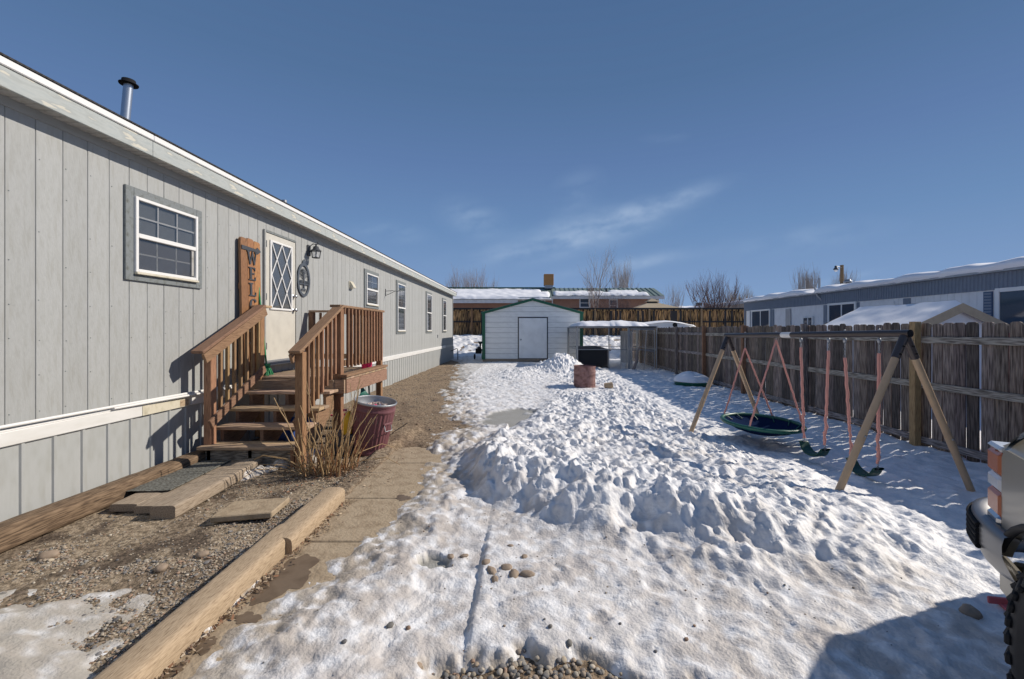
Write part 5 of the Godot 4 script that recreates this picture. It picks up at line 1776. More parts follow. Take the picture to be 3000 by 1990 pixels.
	for k in 11:
		var a := deg_to_rad(-10.0 + 20.0 * k)
		var r1 := 0.085
		var e := Vector3(cos(a) * 0.8, sin(a) * 1.0 + 0.25, 0).normalized()
		var p0 := on_wall * Vector3(0, 0.02 + 0.02 * (k % 3), 0)
		var p1 := on_wall * (Vector3(0, 0.055, 0) + e * r1)
		tr.tube(PackedVector3Array([p0, p1]), PackedFloat32Array([0.006, 0.005]), 5)
		for s2 in [-0.5, 0.05, 0.55]:
			var e2 := e.rotated(Vector3(0, 0, 1), s2)
			var tip := (Vector3(0, 0.055, 0) + e * r1) + e2 * 0.07
			if pow(tip.x / 0.16, 2.0) + pow(tip.y / 0.24, 2.0) < 1.0:
				tr.tube(PackedVector3Array([p1, on_wall * tip]), PackedFloat32Array([0.0045, 0.003]), 5)
	for k in 9:
		var a := deg_to_rad(190.0 + 20.0 * k)
		tr.tube(PackedVector3Array([on_wall * Vector3(0, -0.15, 0), on_wall * Vector3(cos(a) * 0.05, -0.155 + sin(a) * 0.03, 0), on_wall * Vector3(cos(a) * 0.095, -0.16 + sin(a) * 0.055, 0)]), PackedFloat32Array([0.007, 0.005, 0.003]), 5)
	mi(tr.mesh(), "cut_tree", M.slate, p, pc)
	box(p, "name_bar", M.slate, pc + Vector3(0, -0.075, 0), Vector3(0.008, 0.016, 0.33), 0.001)
	letter(p, "INT", 0.055, 0.008, M.slate, pc + on_wall * Vector3(-0.09, -0.04, 0), on_wall, false, 0.8)
	letter(p, "ENTON", 0.055, 0.008, M.slate, pc + on_wall * Vector3(0.085, -0.04, 0), on_wall, false, 0.75)
	# hanger bracket between the windows
	var b := thing("plant_bracket", "empty black wrought-iron plant bracket on the siding between two windows", "bracket", V(WX, 2.6, 11.95))
	box(b, "back_bar", M.iron, V(WX + 0.008, 2.64, 11.95), Vector3(0.016, 0.2, 0.02), 0.003)
	tube(b, "arm", M.iron, [V(WX + 0.01, 2.68, 11.95), V(WX + 0.2, 2.69, 11.95), V(WX + 0.36, 2.67, 11.95), V(WX + 0.38, 2.7, 11.95)], 0.008, 6)
	tube(b, "brace", M.iron, [V(WX + 0.01, 2.56, 11.95), V(WX + 0.12, 2.6, 11.95), V(WX + 0.26, 2.67, 11.95)], 0.007, 6)
	# broom
	var br := thing("green_broom", "green-handled broom leaning on the wall beside the door", "broom", V(-3.72, 0.95, 6.3))
	tube(br, "handle", M.broom, [V(-3.75, 1.09, 6.13), V(-3.93, 2.33, 6.22)], 0.012, 8)
	tube(br, "tip", M.pale, [V(-3.93, 2.33, 6.22), V(-3.943, 2.42, 6.226)], 0.0115, 8)
	var bs := Acc.new()
	for k in 60:
		var z := rng.randf_range(-0.1, 0.1)
		var x := rng.randf_range(-0.02, 0.02)
		bs.tube(PackedVector3Array([V(-3.75 + x * 0.5, 1.09, 6.14 + z * 0.4), V(-3.72 + x * 1.6, 0.945, 6.14 + z * 0.9)]), PackedFloat32Array([0.004, 0.003]), 4, false)
	mi(bs.mesh(), "bristles", M.broom, br).set_meta("kind", "stuff")
	beam(br, "head", M.broom, V(-3.75, 1.09, 6.08), V(-3.75, 1.09, 6.2), 0.04, 0.04, 0.008)


# ---------------------------------------------------------------- things in the yard
func make_yard_things() -> void:
	# dented maroon dustbin, leaning
	var can := thing("trash_can", "dented maroon ribbed metal trash can full of rubbish beside the porch", "trash can", V(-2.06, 0.02, 5.58))
	var tilt := rotated(Vector3(2.0, 20.0, 0)) 
	tilt = Basis(Vector3(0, 0, 1), deg_to_rad(-8.5)) * tilt
	var prof := [[0.0, 0.0], [0.213, 0.0], [0.222, 0.01], [0.22, 0.035], [0.214, 0.05], [0.216, 0.075], [0.218, 0.09], [0.252, 0.53], [0.252, 0.545], [0.262, 0.555], [0.262, 0.575], [0.254, 0.585], [0.255, 0.62], [0.264, 0.63], [0.264, 0.65], [0.26, 0.66]]
	var rows := []
	for q in prof.size():
		var row := PackedVector3Array()
		for s in 120:
			var a := TAU * s / 120.0
			var r: float = prof[q][0]
			if q >= 6 and q <= 7:
				r += 0.007 * cos(a * 30.0)
			if r > 0.1:
				r += 0.006 * n_mid.get_noise_2d(cos(a) * 0.8 + prof[q][1], sin(a) * 0.8)
			row.append(Vector3(cos(a) * r, prof[q][1], sin(a) * r))
		rows.append(row)
	var ca := Acc.new()
	ca.grid(rows, true, true)
	mi(ca.mesh(), "body", M.can, can, V(-2.08, 0.02, 5.58), tilt)
	lathe(can, "liner", M.galv, V(-2.08, 0.02, 5.58), [[0.266, 0.645], [0.27, 0.66], [0.262, 0.672], [0.25, 0.66], [0.24, 0.42], [0.0, 0.42]], 48, tilt)
	var ru := Acc.new()
	for k in 90:
		var a := rng.randf() * TAU
		var r := sqrt(rng.randf()) * 0.2
		ru.box(Transform3D(Basis.from_euler(Vector3(rng.randf() * 6, rng.randf() * 6, rng.randf() * 6)), Vector3(cos(a) * r + 0.03, 0.55 + 0.06 * (1.0 - r / 0.2) + rng.randf() * 0.02, sin(a) * r)), Vector3(rng.randf_range(0.03, 0.1), 0.006, rng.randf_range(0.02, 0.06)), 0.0)
	mi(ru.mesh(), "rubbish", M.paper, can, V(-2.08, 0.02, 5.58), tilt).set_meta("kind", "stuff")
	for q in [[0.06, 0.6, -0.04, M.cobalt], [-0.02, 0.61, 0.05, M.hotpink], [0.12, 0.6, 0.03, M.pale], [-0.1, 0.58, 0.0, M.hotpink]]:
		mi(cbox(Vector3(0.07, 0.02, 0.04), 0.006), "wrapper", q[3], can, V(-2.08, 0.02, 5.58) + tilt * Vector3(q[0], q[1], q[2]), tilt * rotated(Vector3(20, 60 * q[0] * 10, 15)))
	for s in [0.75, 0.75 + PI]:
		var hc := Vector3(cos(s) * 0.24, 0.4, sin(s) * 0.24)
		var tn := Vector3(-sin(s), 0, cos(s))
		var o := Vector3(cos(s), 0, sin(s))
		var pts := []
		for v in [tn * -0.06, tn * -0.06 + Vector3(0, -0.07, 0) + o * 0.03, tn * 0.06 + Vector3(0, -0.07, 0) + o * 0.03, tn * 0.06]:
			pts.append(V(-2.08, 0.02, 5.58) + tilt * (hc + o * 0.006 + v))
		tube(can, "handle", M.galv, pts, 0.006, 6)
		mi(cbox(Vector3(0.14, 0.03, 0.012), 0.004), "handle_strap", M.can, can, V(-2.08, 0.02, 5.58) + tilt * (hc + o * 0.006 + Vector3(0, 0.01, 0)), tilt * Basis(Vector3.UP, -s + PI / 2))
	# burn barrel
	var ba := thing("burn_barrel", "rusty steel burn barrel sunk in the snow in front of the kennel", "barrel", V(1.52, 0, 11.4))
	var bp := [[0.286, -0.3], [0.288, 0.0], [0.292, 0.02], [0.287, 0.14], [0.29, 0.16], [0.303, 0.18], [0.29, 0.2], [0.287, 0.46], [0.29, 0.48], [0.302, 0.5], [0.29, 0.52], [0.287, 0.6], [0.294, 0.62], [0.294, 0.645], [0.284, 0.648], [0.276, 0.62], [0.274, 0.1], [0.0, 0.08]]
	var br := []
	for q in bp.size():
		var row := PackedVector3Array()
		for s in 64:
			var a := TAU * s / 64.0
			var r: float = bp[q][0]
			if r > 0.1:
				r += 0.009 * n_mid.get_noise_3d(cos(a) * 0.7, bp[q][1] * 1.5, sin(a) * 0.7)
			row.append(Vector3(cos(a) * r, bp[q][1] - 0.02, sin(a) * r))
		br.append(row)
	var bacc := Acc.new()
	bacc.grid(br, true, true)
	mi(bacc.mesh(), "drum", M.rusty, ba, V(1.52, 0.01, 11.4), rotated(Vector3(0, 0, -1.5)))
	lathe(ba, "ash", M.dark, V(1.52, 0.3, 11.4), [[0.272, 0.0], [0.15, 0.03], [0.0, 0.04]], 20)
	var wb := thing("wood_block", "short sawn yellow log end lying by the burn barrel", "log", V(2.1, 0.05, 11.1))
	lathe(wb, "log", M.timber_z, V(2.02, snow_y(2.02, 11.15) + 0.05, 11.15), [[0.0, 0.0], [0.07, 0.0], [0.075, 0.01], [0.075, 0.2], [0.07, 0.21], [0.0, 0.21]], 14, rotated(Vector3(0, 0, -82)))
	# snow heaped sandbox
	var sb := thing("sand_box", "low green sandbox heaped with smooth snow against the fence", "sandbox", V(4.8, 0, 12.3))
	lathe(sb, "tub", M.green, V(4.75, -0.04, 12.3), [[0.3, 0.0], [0.45, 0.02], [0.5, 0.14], [0.52, 0.15], [0.5, 0.16], [0.0, 0.15]], 30)
	var sc := Acc.new()
	rows = []
	for q in 9:
		var row := PackedVector3Array()
		var an := q / 8.0 * PI / 2.0
		for s in 30:
			var a := TAU * s / 30.0
			var r := cos(an) * 0.49 * (1.0 + 0.06 * n_mid.get_noise_2d(cos(a), sin(a)))
			row.append(Vector3(cos(a) * r * 1.04, 0.12 + sin(an) * 0.27 * (1.0 + 0.2 * n_mid.get_noise_2d(cos(a) * 0.7, sin(a) * 0.7 + 4.0)), sin(a) * r))
		rows.append(row)
	sc.grid(rows, true, true)
	mi(sc.mesh(), "snow_heap", M.cap, sb, V(4.75, -0.02, 12.3))
	# yellow jug on a dark crate
	var cr := thing("storage_crate", "dark grey plastic crate behind the dry bush", "crate", V(-2.36, 0, 5.5))
	box(cr, "body", M.iron, V(-2.38, 0.13, 5.52), Vector3(0.34, 0.24, 0.3), 0.012)
	box(cr, "rim", M.iron, V(-2.38, 0.255, 5.52), Vector3(0.37, 0.025, 0.33), 0.006)
	var jg := thing("yellow_jug", "bright yellow plastic jug standing on the dark crate", "jug", V(-2.35, 0.27, 5.46))
	rows = []
	for q in [[0.05, 0.0], [0.058, 0.01], [0.058, 0.19], [0.05, 0.22], [0.03, 0.255], [0.022, 0.27], [0.022, 0.29], [0.0, 0.29]]:
		var row := PackedVector3Array()
		for s in 24:
			var a := TAU * s / 24.0
			row.append(Vector3(signf(cos(a)) * pow(absf(cos(a)), 0.6) * q[0], q[1], signf(sin(a)) * pow(absf(sin(a)), 0.6) * q[0] * 1.3))
		rows.append(row)
	var ja := Acc.new()
	ja.grid(rows, true, true)
	mi(ja.mesh(), "bottle", M.yellow, jg, V(-2.3, 0.268, 5.46), rotated(Vector3(0, 0, -3)))
	tube(jg, "grip", M.yellow, [V(-2.325, 0.53, 5.44), V(-2.28, 0.54, 5.44), V(-2.265, 0.5, 5.44), V(-2.275, 0.42, 5.44), V(-2.3, 0.4, 5.44)], 0.012, 8)
	lathe(jg, "lid", M.red, V(-2.335, 0.556, 5.46), [[0.024, 0.0], [0.024, 0.025], [0.0, 0.027]], 14)
	# bucket on the deck
	var bu := thing("pink_bucket", "hot pink toy bucket on the porch deck behind the railing", "bucket", V(-2.8, 0.93, 7.4))
	lathe(bu, "pail", M.hotpink, V(-2.76, 0.935, 7.33), [[0.0, 0.0], [0.08, 0.0], [0.1, 0.2], [0.108, 0.205], [0.098, 0.2], [0.076, 0.015], [0.0, 0.015]], 22)
	tube(bu, "handle", M.pale, [V(-2.86, 1.13, 7.33), V(-2.84, 1.06, 7.24), V(-2.76, 1.04, 7.22), V(-2.68, 1.06, 7.24), V(-2.66, 1.13, 7.33)], 0.005, 6)
	# scooter under the deck
	var sk := thing("kick_scooter", "pink child's scooter lying under the porch deck", "scooter", V(-2.9, 0, 6.4))
	tube(sk, "frame", M.hotpink, [V(-3.15, 0.34, 6.35), V(-2.85, 0.33, 6.3), V(-2.5, 0.36, 6.3)], 0.014, 8)
	tube(sk, "stem", M.hotpink, [V(-2.85, 0.33, 6.3), V(-2.75, 0.12, 6.4), V(-2.66, 0.08, 6.45)], 0.014, 8)
	box(sk, "deck", M.black, V(-3.0, 0.1, 6.5), Vector3(0.5, 0.025, 0.12), 0.008)
	for x in [-3.2, -2.7]:
		lathe(sk, "wheel", M.rub, V(x, 0.075, 6.5), [[0.0, -0.018], [0.05, -0.018], [0.07, -0.01], [0.07, 0.01], [0.05, 0.018], [0.0, 0.018]], 18, rotated(Vector3(90, 0, 0)))
	var bt := thing("blue_tarp", "crumpled blue tarp stuffed behind the porch steps", "tarp", V(-3.5, 0, 6.3))
	rows = []
	for q in 8:
		var row := PackedVector3Array()
		var an := q / 7.0 * PI / 2.0
		for s in 24:
			var a := TAU * s / 24.0
			var k := 1.0 + 0.5 * n_mid.get_noise_3d(cos(a) * 1.1, an, sin(a) * 1.1)
			row.append(Vector3(cos(a) * cos(an) * 0.3 * k, sin(an) * 0.3 * k, sin(a) * cos(an) * 0.25 * k))
		rows.append(row)
	var ta := Acc.new()
	ta.grid(rows, true, true)
	mi(ta.mesh(), "sheet", M.cobalt, bt, V(-3.5, -0.02, 6.35))
	# rake hung under the deck edge and a pole beside it
	var rk := thing("leaf_rake", "teal plastic rake with a wooden handle propped under the deck", "rake", V(-2.8, 0, 7.2))
	tube(rk, "handle", M.timber_z, [V(-2.78, 0.62, 7.15), V(-3.1, 0.8, 7.6)], 0.013, 8)
	var rh := Acc.new()
	for k in 13:
		var t := (k - 6) / 6.0
		rh.tube(PackedVector3Array([V(-2.78, 0.66, 7.15), V(-2.74 + 0.02 * t, 0.55, 7.13 + 0.06 * t), V(-2.7 + 0.11 * t, 0.44, 7.1 + 0.05 * t)]), PackedFloat32Array([0.008, 0.007, 0.005]), 5, false)
	mi(rh.mesh(), "tines", M.teal, rk)
	beam(rk, "spreader", M.teal, V(-2.8, 0.49, 7.08), V(-2.64, 0.49, 7.14), 0.02, 0.02, 0.003)
	var pl := thing("metal_pole", "dark metal pole leaning on the skirting under the deck edge", "pole", V(-2.75, 0, 7.45))
	tube(pl, "shaft", M.iron, [V(-2.72, 0.0, 7.42), V(-2.8, 0.82, 7.5)], 0.016, 8)
	lathe(pl, "foot", M.rub, V(-2.72, 0.0, 7.42), [[0.0, -0.01], [0.024, -0.01], [0.022, 0.05], [0.0, 0.06]], 10)
	# little engine machine between home and shed
	var sn := thing("garden_tiller", "small black garden machine standing in snow between home and shed", "tiller", V(-2.5, 0.05, 21.8))
	var o := V(-2.5, 0.08, 21.9)
	box(sn, "engine", M.black, o + Vector3(0, 0.42, 0), Vector3(0.3, 0.26, 0.3), 0.03)
	lathe(sn, "fuel_tank", M.iron, o + Vector3(0.03, 0.55, 0), [[0.0, 0.0], [0.11, 0.0], [0.12, 0.05], [0.08, 0.1], [0.0, 0.11]], 16)
	lathe(sn, "chute", M.iron, o + Vector3(0.08, 0.64, -0.05), [[0.04, 0.0], [0.05, 0.12], [0.14, 0.26], [0.15, 0.27], [0.13, 0.25], [0.0, 0.1]], 12)
	for s in [-0.2, 0.2]:
		lathe(sn, "wheel", M.rub, o + Vector3(s, 0.14, 0.05), [[0.0, -0.04], [0.09, -0.04], [0.14, -0.025], [0.14, 0.025], [0.09, 0.04], [0.0, 0.04]], 18, rotated(Vector3(0, 0, 90)))
		tube(sn, "handle", M.galv, [o + Vector3(s * 0.7, 0.3, 0.1), o + Vector3(s * 0.8, 0.55, -0.3), o + Vector3(s, 0.72, -0.5)], 0.014, 8)
	# lump of old snow by the steps
	var sl := thing("snow_lump", "dirty melting lump of snow at the corner of the porch steps", "snow", V(-3.05, 0, 4.75))
	for q in [[-3.1, 4.6, 0.13, 0.09], [-3.03, 4.75, 0.12, 0.07], [-2.98, 4.86, 0.15, 0.05], [-2.86, 4.97, 0.09, 0.09], [-2.2, 5.02, 0.12, 0.12]]:
		rows = []
		for r in 7:
			var row := PackedVector3Array()
			var an := (r / 6.0 - 0.15) * PI / 2.0
			for s in 20:
				var a := TAU * s / 20.0
				var k := 1.0 + 0.35 * n_mid.get_noise_3d(cos(a) * 0.6 + q[0] * 3.0, an * 0.6, sin(a) * 0.6)
				row.append(Vector3(cos(a) * cos(an) * q[2] * k, sin(an) * q[3] * k, sin(a) * cos(an) * q[2] * k))
			rows.append(row)
		var la := Acc.new()
		la.grid(rows, true, true)
		if q[0] < -2.5:
			mi(la.mesh(), "lump", M.old_snow, sl, V(q[0], 0.01, q[1]))
		else:
			var s2 := thing("snow_lump", "small pale snow lump behind the dry bush", "snow", V(q[0], 0, q[1]))
			mi(la.mesh(), "lump", M.old_snow, s2, V(-2.62, 0.02, 5.2))
	# sled edge and stone by the truck
	var sd := thing("red_sled", "red and white plastic sled half hidden behind the truck tyre", "sled", V(2.5, 0, 2.32))
	var sy := snow_y(2.5, 2.34)
	beam(sd, "shell", M.red, V(2.62, sy + 0.0, 2.33), V(3.05, sy + 0.03, 2.18), 0.16, 0.014, 0.006)
	beam(sd, "side", M.red, V(2.6, sy + 0.015, 2.41), V(3.05, sy + 0.05, 2.26), 0.014, 0.04, 0.005)
	beam(sd, "stripe", M.pale, V(2.66, sy + 0.012, 2.29), V(3.07, sy + 0.042, 2.15), 0.045, 0.006, 0.002)
	stone_thing("river_stone", "flat brown stone on the snow next to the red sled", V(2.42, snow_y(2.42, 2.33), 2.33), Vector3(0.07, 0.03, 0.045), 3, "")


func stone_mesh(sd: int, n := 10) -> ArrayMesh:
	var rows := []
	for r in 7:
		var row := PackedVector3Array()
		var an := (r / 6.0 - 0.5) * PI
		for s in n:
			var a := TAU * s / n
			var k := 1.0 + 0.28 * n_mid.get_noise_3d(cos(a) * cos(an) * 0.7 + sd * 3.3, sin(an) * 0.7, sin(a) * cos(an) * 0.7)
			row.append(Vector3(cos(a) * cos(an), sin(an), sin(a) * cos(an)) * k)
		rows.append(row)
	var acc := Acc.new()
	acc.grid(rows, true, true)
	return acc.mesh()


func stone_thing(called: String, label: String, at: Vector3, s: Vector3, sd: int, group: String, m: Material = null) -> void:
	var o := mi(stone_mesh(sd, 16), called, m if m else M.stone, self, at, Basis(Vector3.UP, sd * 1.3) * Basis.from_scale(s))
	tag(o, label, "stone", group)


# ---------------------------------------------------------------- timbers, planks, slab, mat
func rough_timber(parent: Node3D, nm: String, m: Material, a: Vector3, b: Vector3, w: float, h: float, amp: float, sd: float, round := 3.0) -> MeshInstance3D:
	var acc := Acc.new()
	var n := maxi(6, int(a.distance_to(b) / 0.06))
	var rows := []
	var bs := along(a, b)
	for k in n + 1:
		var t := float(k) / n
		var c := (b - a).length() * (t - 0.5)
		var row := PackedVector3Array()
		var end := minf(t, 1.0 - t) * a.distance_to(b)
		var shrink := 1.0 - 0.06 * exp(-end / 0.03)
		for q in 28:
			var an := TAU * q / 28.0
			var e := 2.0 / round
			var x := signf(cos(an)) * pow(absf(cos(an)), e) * w / 2.0
			var y := signf(sin(an)) * pow(absf(sin(an)), e) * h / 2.0
			var k2 := 1.0 + amp * (n_mid.get_noise_3d(x * 7.0 + sd, y * 7.0, c * 1.2) + 0.5 * n_fine.get_noise_3d(x * 6.0, y * 6.0 + sd, c * 0.5))
			row.append(Vector3(x * k2 * shrink, y * k2 * shrink, c))
		rows.append(row)
	acc.grid(rows, true, false)
	for e in [0, n]:
		var hint := Vector3(0, 0, -1 if e == 0 else 1)
		for q in range(1, 27):
			acc.tri(rows[e][0], rows[e][q], rows[e][q + 1], hint)
	return mi(acc.mesh(), nm, m, parent, (a + b) / 2.0, bs)


func make_timbers() -> void:
	var o := rough_timber(self, "landscape_timber", M.timber_z, V(-1.7, 0.075, 0.5), V(-1.79, 0.075, 3.2), 0.19, 0.15, 0.06, 1.0, 4.0)
	tag(o, "long pale edging timber between the gravel and the concrete path", "timber", "edging timbers")
	o = rough_timber(self, "landscape_timber", M.timber_z, V(-1.745, 0.07, 2.98), V(-1.78, 0.075, 3.93), 0.21, 0.16, 0.05, 7.0, 4.0)
	o.position.x += 0.0
	tag(o, "short pale edging timber laid past the long one toward the bush", "timber", "edging timbers")
	o = rough_timber(self, "railroad_tie", M.tie_z, V(-3.83, 0.085, 0.5), V(-3.83, 0.09, 5.02), 0.2, 0.19, 0.1, 4.0, 3.4)
	tag(o, "dark weathered railroad tie lying along the home's skirting", "timber")
	# landing of planks
	var ls := [["wide weathered plank nearest the railroad tie, partly under the mat", -3.52, -3.56, 3.72, 5.02, 0.26, 0.07, 0.045], ["weathered plank in the middle of the landing under the mat", -3.3, -3.34, 3.68, 4.95, 0.2, 0.07, 0.045], ["thick square plank on the gravel side of the landing", -3.08, -3.15, 3.6, 4.9, 0.22, 0.12, 0.055]]
	for k in 3:
		var l: Array = ls[k]
		o = rough_timber(self, "landing_plank", M.plank_z, V(l[1], l[7], l[3]), V(l[2], l[7] + 0.01, l[4]), l[5], l[6], 0.05, 3.0 * k + 2.0, 6.0)
		tag(o, l[0], "plank", "planks at the foot of the steps")
	var mt := thing("door_mat", "dusty dark rubber mat laid on the planks at the steps", "mat", V(-3.55, 0.09, 4.42))
	var acc := Acc.new()
	var rows := []
	for r in 25:
		var row := PackedVector3Array()
		for q in 13:
			var fx := q / 12.0 - 0.5
			var fd := r / 24.0 - 0.5
			var x := -3.6 + fx * 0.46 - fd * 0.06
			var d := 4.43 + fd * 0.92 + fx * 0.03
			row.append(V(x, 0.099 + 0.006 * n_mid.get_noise_2d(x * 2.0, d * 2.0) - 0.02 * maxf(0.0, -fx - 0.25), d))
		rows.append(row)
	acc.grid(rows)
	mi(acc.mesh(), "sheet", M.mat_rubber, mt)
	for s in [-1.0, 1.0]:
		beam(mt, "border", M.mat_rubber, V(-3.6 + s * 0.225 + 0.03, 0.101, 3.98 + s * 0.007), V(-3.6 + s * 0.225 - 0.03, 0.101, 4.88 + s * 0.007), 0.018, 0.012, 0.003)
	var sl := thing("paving_slab", "square concrete stepping slab lying tilted on the gravel", "slab", V(-2.38, 0, 3.7))
	mi(cbox(Vector3(0.47, 0.05, 0.37), 0.008), "slab", M.concrete, sl, V(-2.38, 0.045, 3.69), rotated(Vector3(-2.5, 8.0, 1.5)))


# ---------------------------------------------------------------- dry bush
func make_bush() -> void:
	var b := thing("dry_bush", "leafless tan bush of upright bare stems at the foot of the steps", "bush", V(-2.28, 0, 4.78))
	for k in 78:
		var a := rng.randf() * TAU
		var r := sqrt(rng.randf()) * 0.26
		var p := V(-2.2 + cos(a) * r * 1.25, 0.0, 4.78 + sin(a) * r * 0.7)
		var h := rng.randf_range(0.28, 0.7) if k < 50 else rng.randf_range(0.15, 0.42)
		if k % 7 == 0:
			h = rng.randf_range(0.75, 1.08)
		var out := Vector3(cos(a) * r * 1.3 + rng.randf_range(-0.13, 0.27), 1.0, -sin(a) * r * 0.8 + rng.randf_range(-0.18, 0.18)).normalized()
		var pts := []
		var rad := []
		var q := p
		var dir := (out + Vector3(0, 0.9, 0)).normalized()
		var r0 := rng.randf_range(0.006, 0.0105)
		var bend := Vector3(rng.randf_range(-1, 1), 0, rng.randf_range(-1, 1)) * 0.1
		for s in 7:
			pts.append(q)
			rad.append(lerpf(r0, r0 * 0.4, s / 6.0))
			dir = (dir + (out - dir) * 0.3 + bend + Vector3(rng.randf_range(-1, 1), 0, rng.randf_range(-1, 1)) * 0.15).normalized()
			q += dir * h / 6.0
		var st := tube(b, "stem", M.stem if k < 50 or k % 7 == 0 else M.stem_red, pts, rad, 5)
		if h > 0.6:
			for w in rng.randi_range(1, 3):
				var at: Vector3 = pts[rng.randi_range(2, 5)]
				var td := (dir + Vector3(rng.randf_range(-1, 1), 0.4, rng.randf_range(-1, 1)) * 0.8).normalized()
				tube(st, "twig", M.stem, [at, at + td * rng.randf_range(0.08, 0.2)], [r0 * 0.5, r0 * 0.2], 4)
	# low arching canes
	for k in 9:
		var a := rng.randf() * TAU
		var o := Vector3(cos(a), 0, sin(a))
		var p := V(-2.28, 0.02, 4.78) + o * 0.2
		var l := rng.randf_range(0.3, 0.7)
		tube(b, "cane", M.stem, [p, p + o * l * 0.35 + Vector3(0, 0.12, 0), p + o * l * 0.75 + Vector3(0, 0.16, 0), p + o * l + Vector3(0, 0.08, 0)], [0.006, 0.005, 0.004, 0.003], 5)


# ---------------------------------------------------------------- the pickup beside the camera
func lug_tyre(parent: Node3D, c: Vector3, bs: Basis, r: float, w: float) -> void:
	var wh := Node3D.new()
	wh.name = "wheel"
	parent.add_child(wh, true)
	wh.global_transform = Transform3D(bs, c)
	var h := w / 2.0
	lathe(wh, "tyre", M.rub, c, [[r * 0.6, -h * 0.8], [r * 0.72, -h], [r * 0.9, -h * 0.98], [r * 0.955, -h * 0.86], [r * 0.96, 0.0], [r * 0.955, h * 0.86], [r * 0.9, h * 0.98], [r * 0.72, h], [r * 0.6, h * 0.8]], 48, bs * Basis(Vector3(0, 0, 1), PI / 2))
	lathe(wh, "rim", M.galv, c, [[r * 0.6, h * 0.8], [r * 0.58, h * 0.6], [r * 0.5, h * 0.45], [r * 0.2, h * 0.55], [r * 0.18, h * 0.8], [0.0, h * 0.85]], 32, bs * Basis(Vector3(0, 0, 1), PI / 2))
	var lug := Acc.new()
	var n := 30
	for k in n:
		var a := TAU * k / n
		var rot := Basis(Vector3.RIGHT, a)
		for s in [-1.0, 1.0]:
			var off := 0.5 if s > 0 else 0.0
			var ro := Basis(Vector3.RIGHT, a + off * TAU / n)
			lug.box(Transform3D(ro * Basis(Vector3.UP, s * 0.35), ro * Vector3(s * h * 0.7, r * 0.975, 0)), Vector3(h * 0.62, r * 0.06, r * 0.13), 0.006)
			lug.box(Transform3D(ro * Basis(Vector3(0, 0, 1), -s * 1.15), ro * Vector3(s * h * 0.99, r * 0.9, 0)), Vector3(r * 0.13, 0.02, r * 0.1), 0.005)
		lug.box(Transform3D(rot * Basis(Vector3.UP, 0.6), rot * Vector3(0, r * 0.972, 0)), Vector3(h * 0.55, r * 0.055, r * 0.09), 0.006)
	mi(lug.mesh(), "tread", M.rub, wh, c, bs)


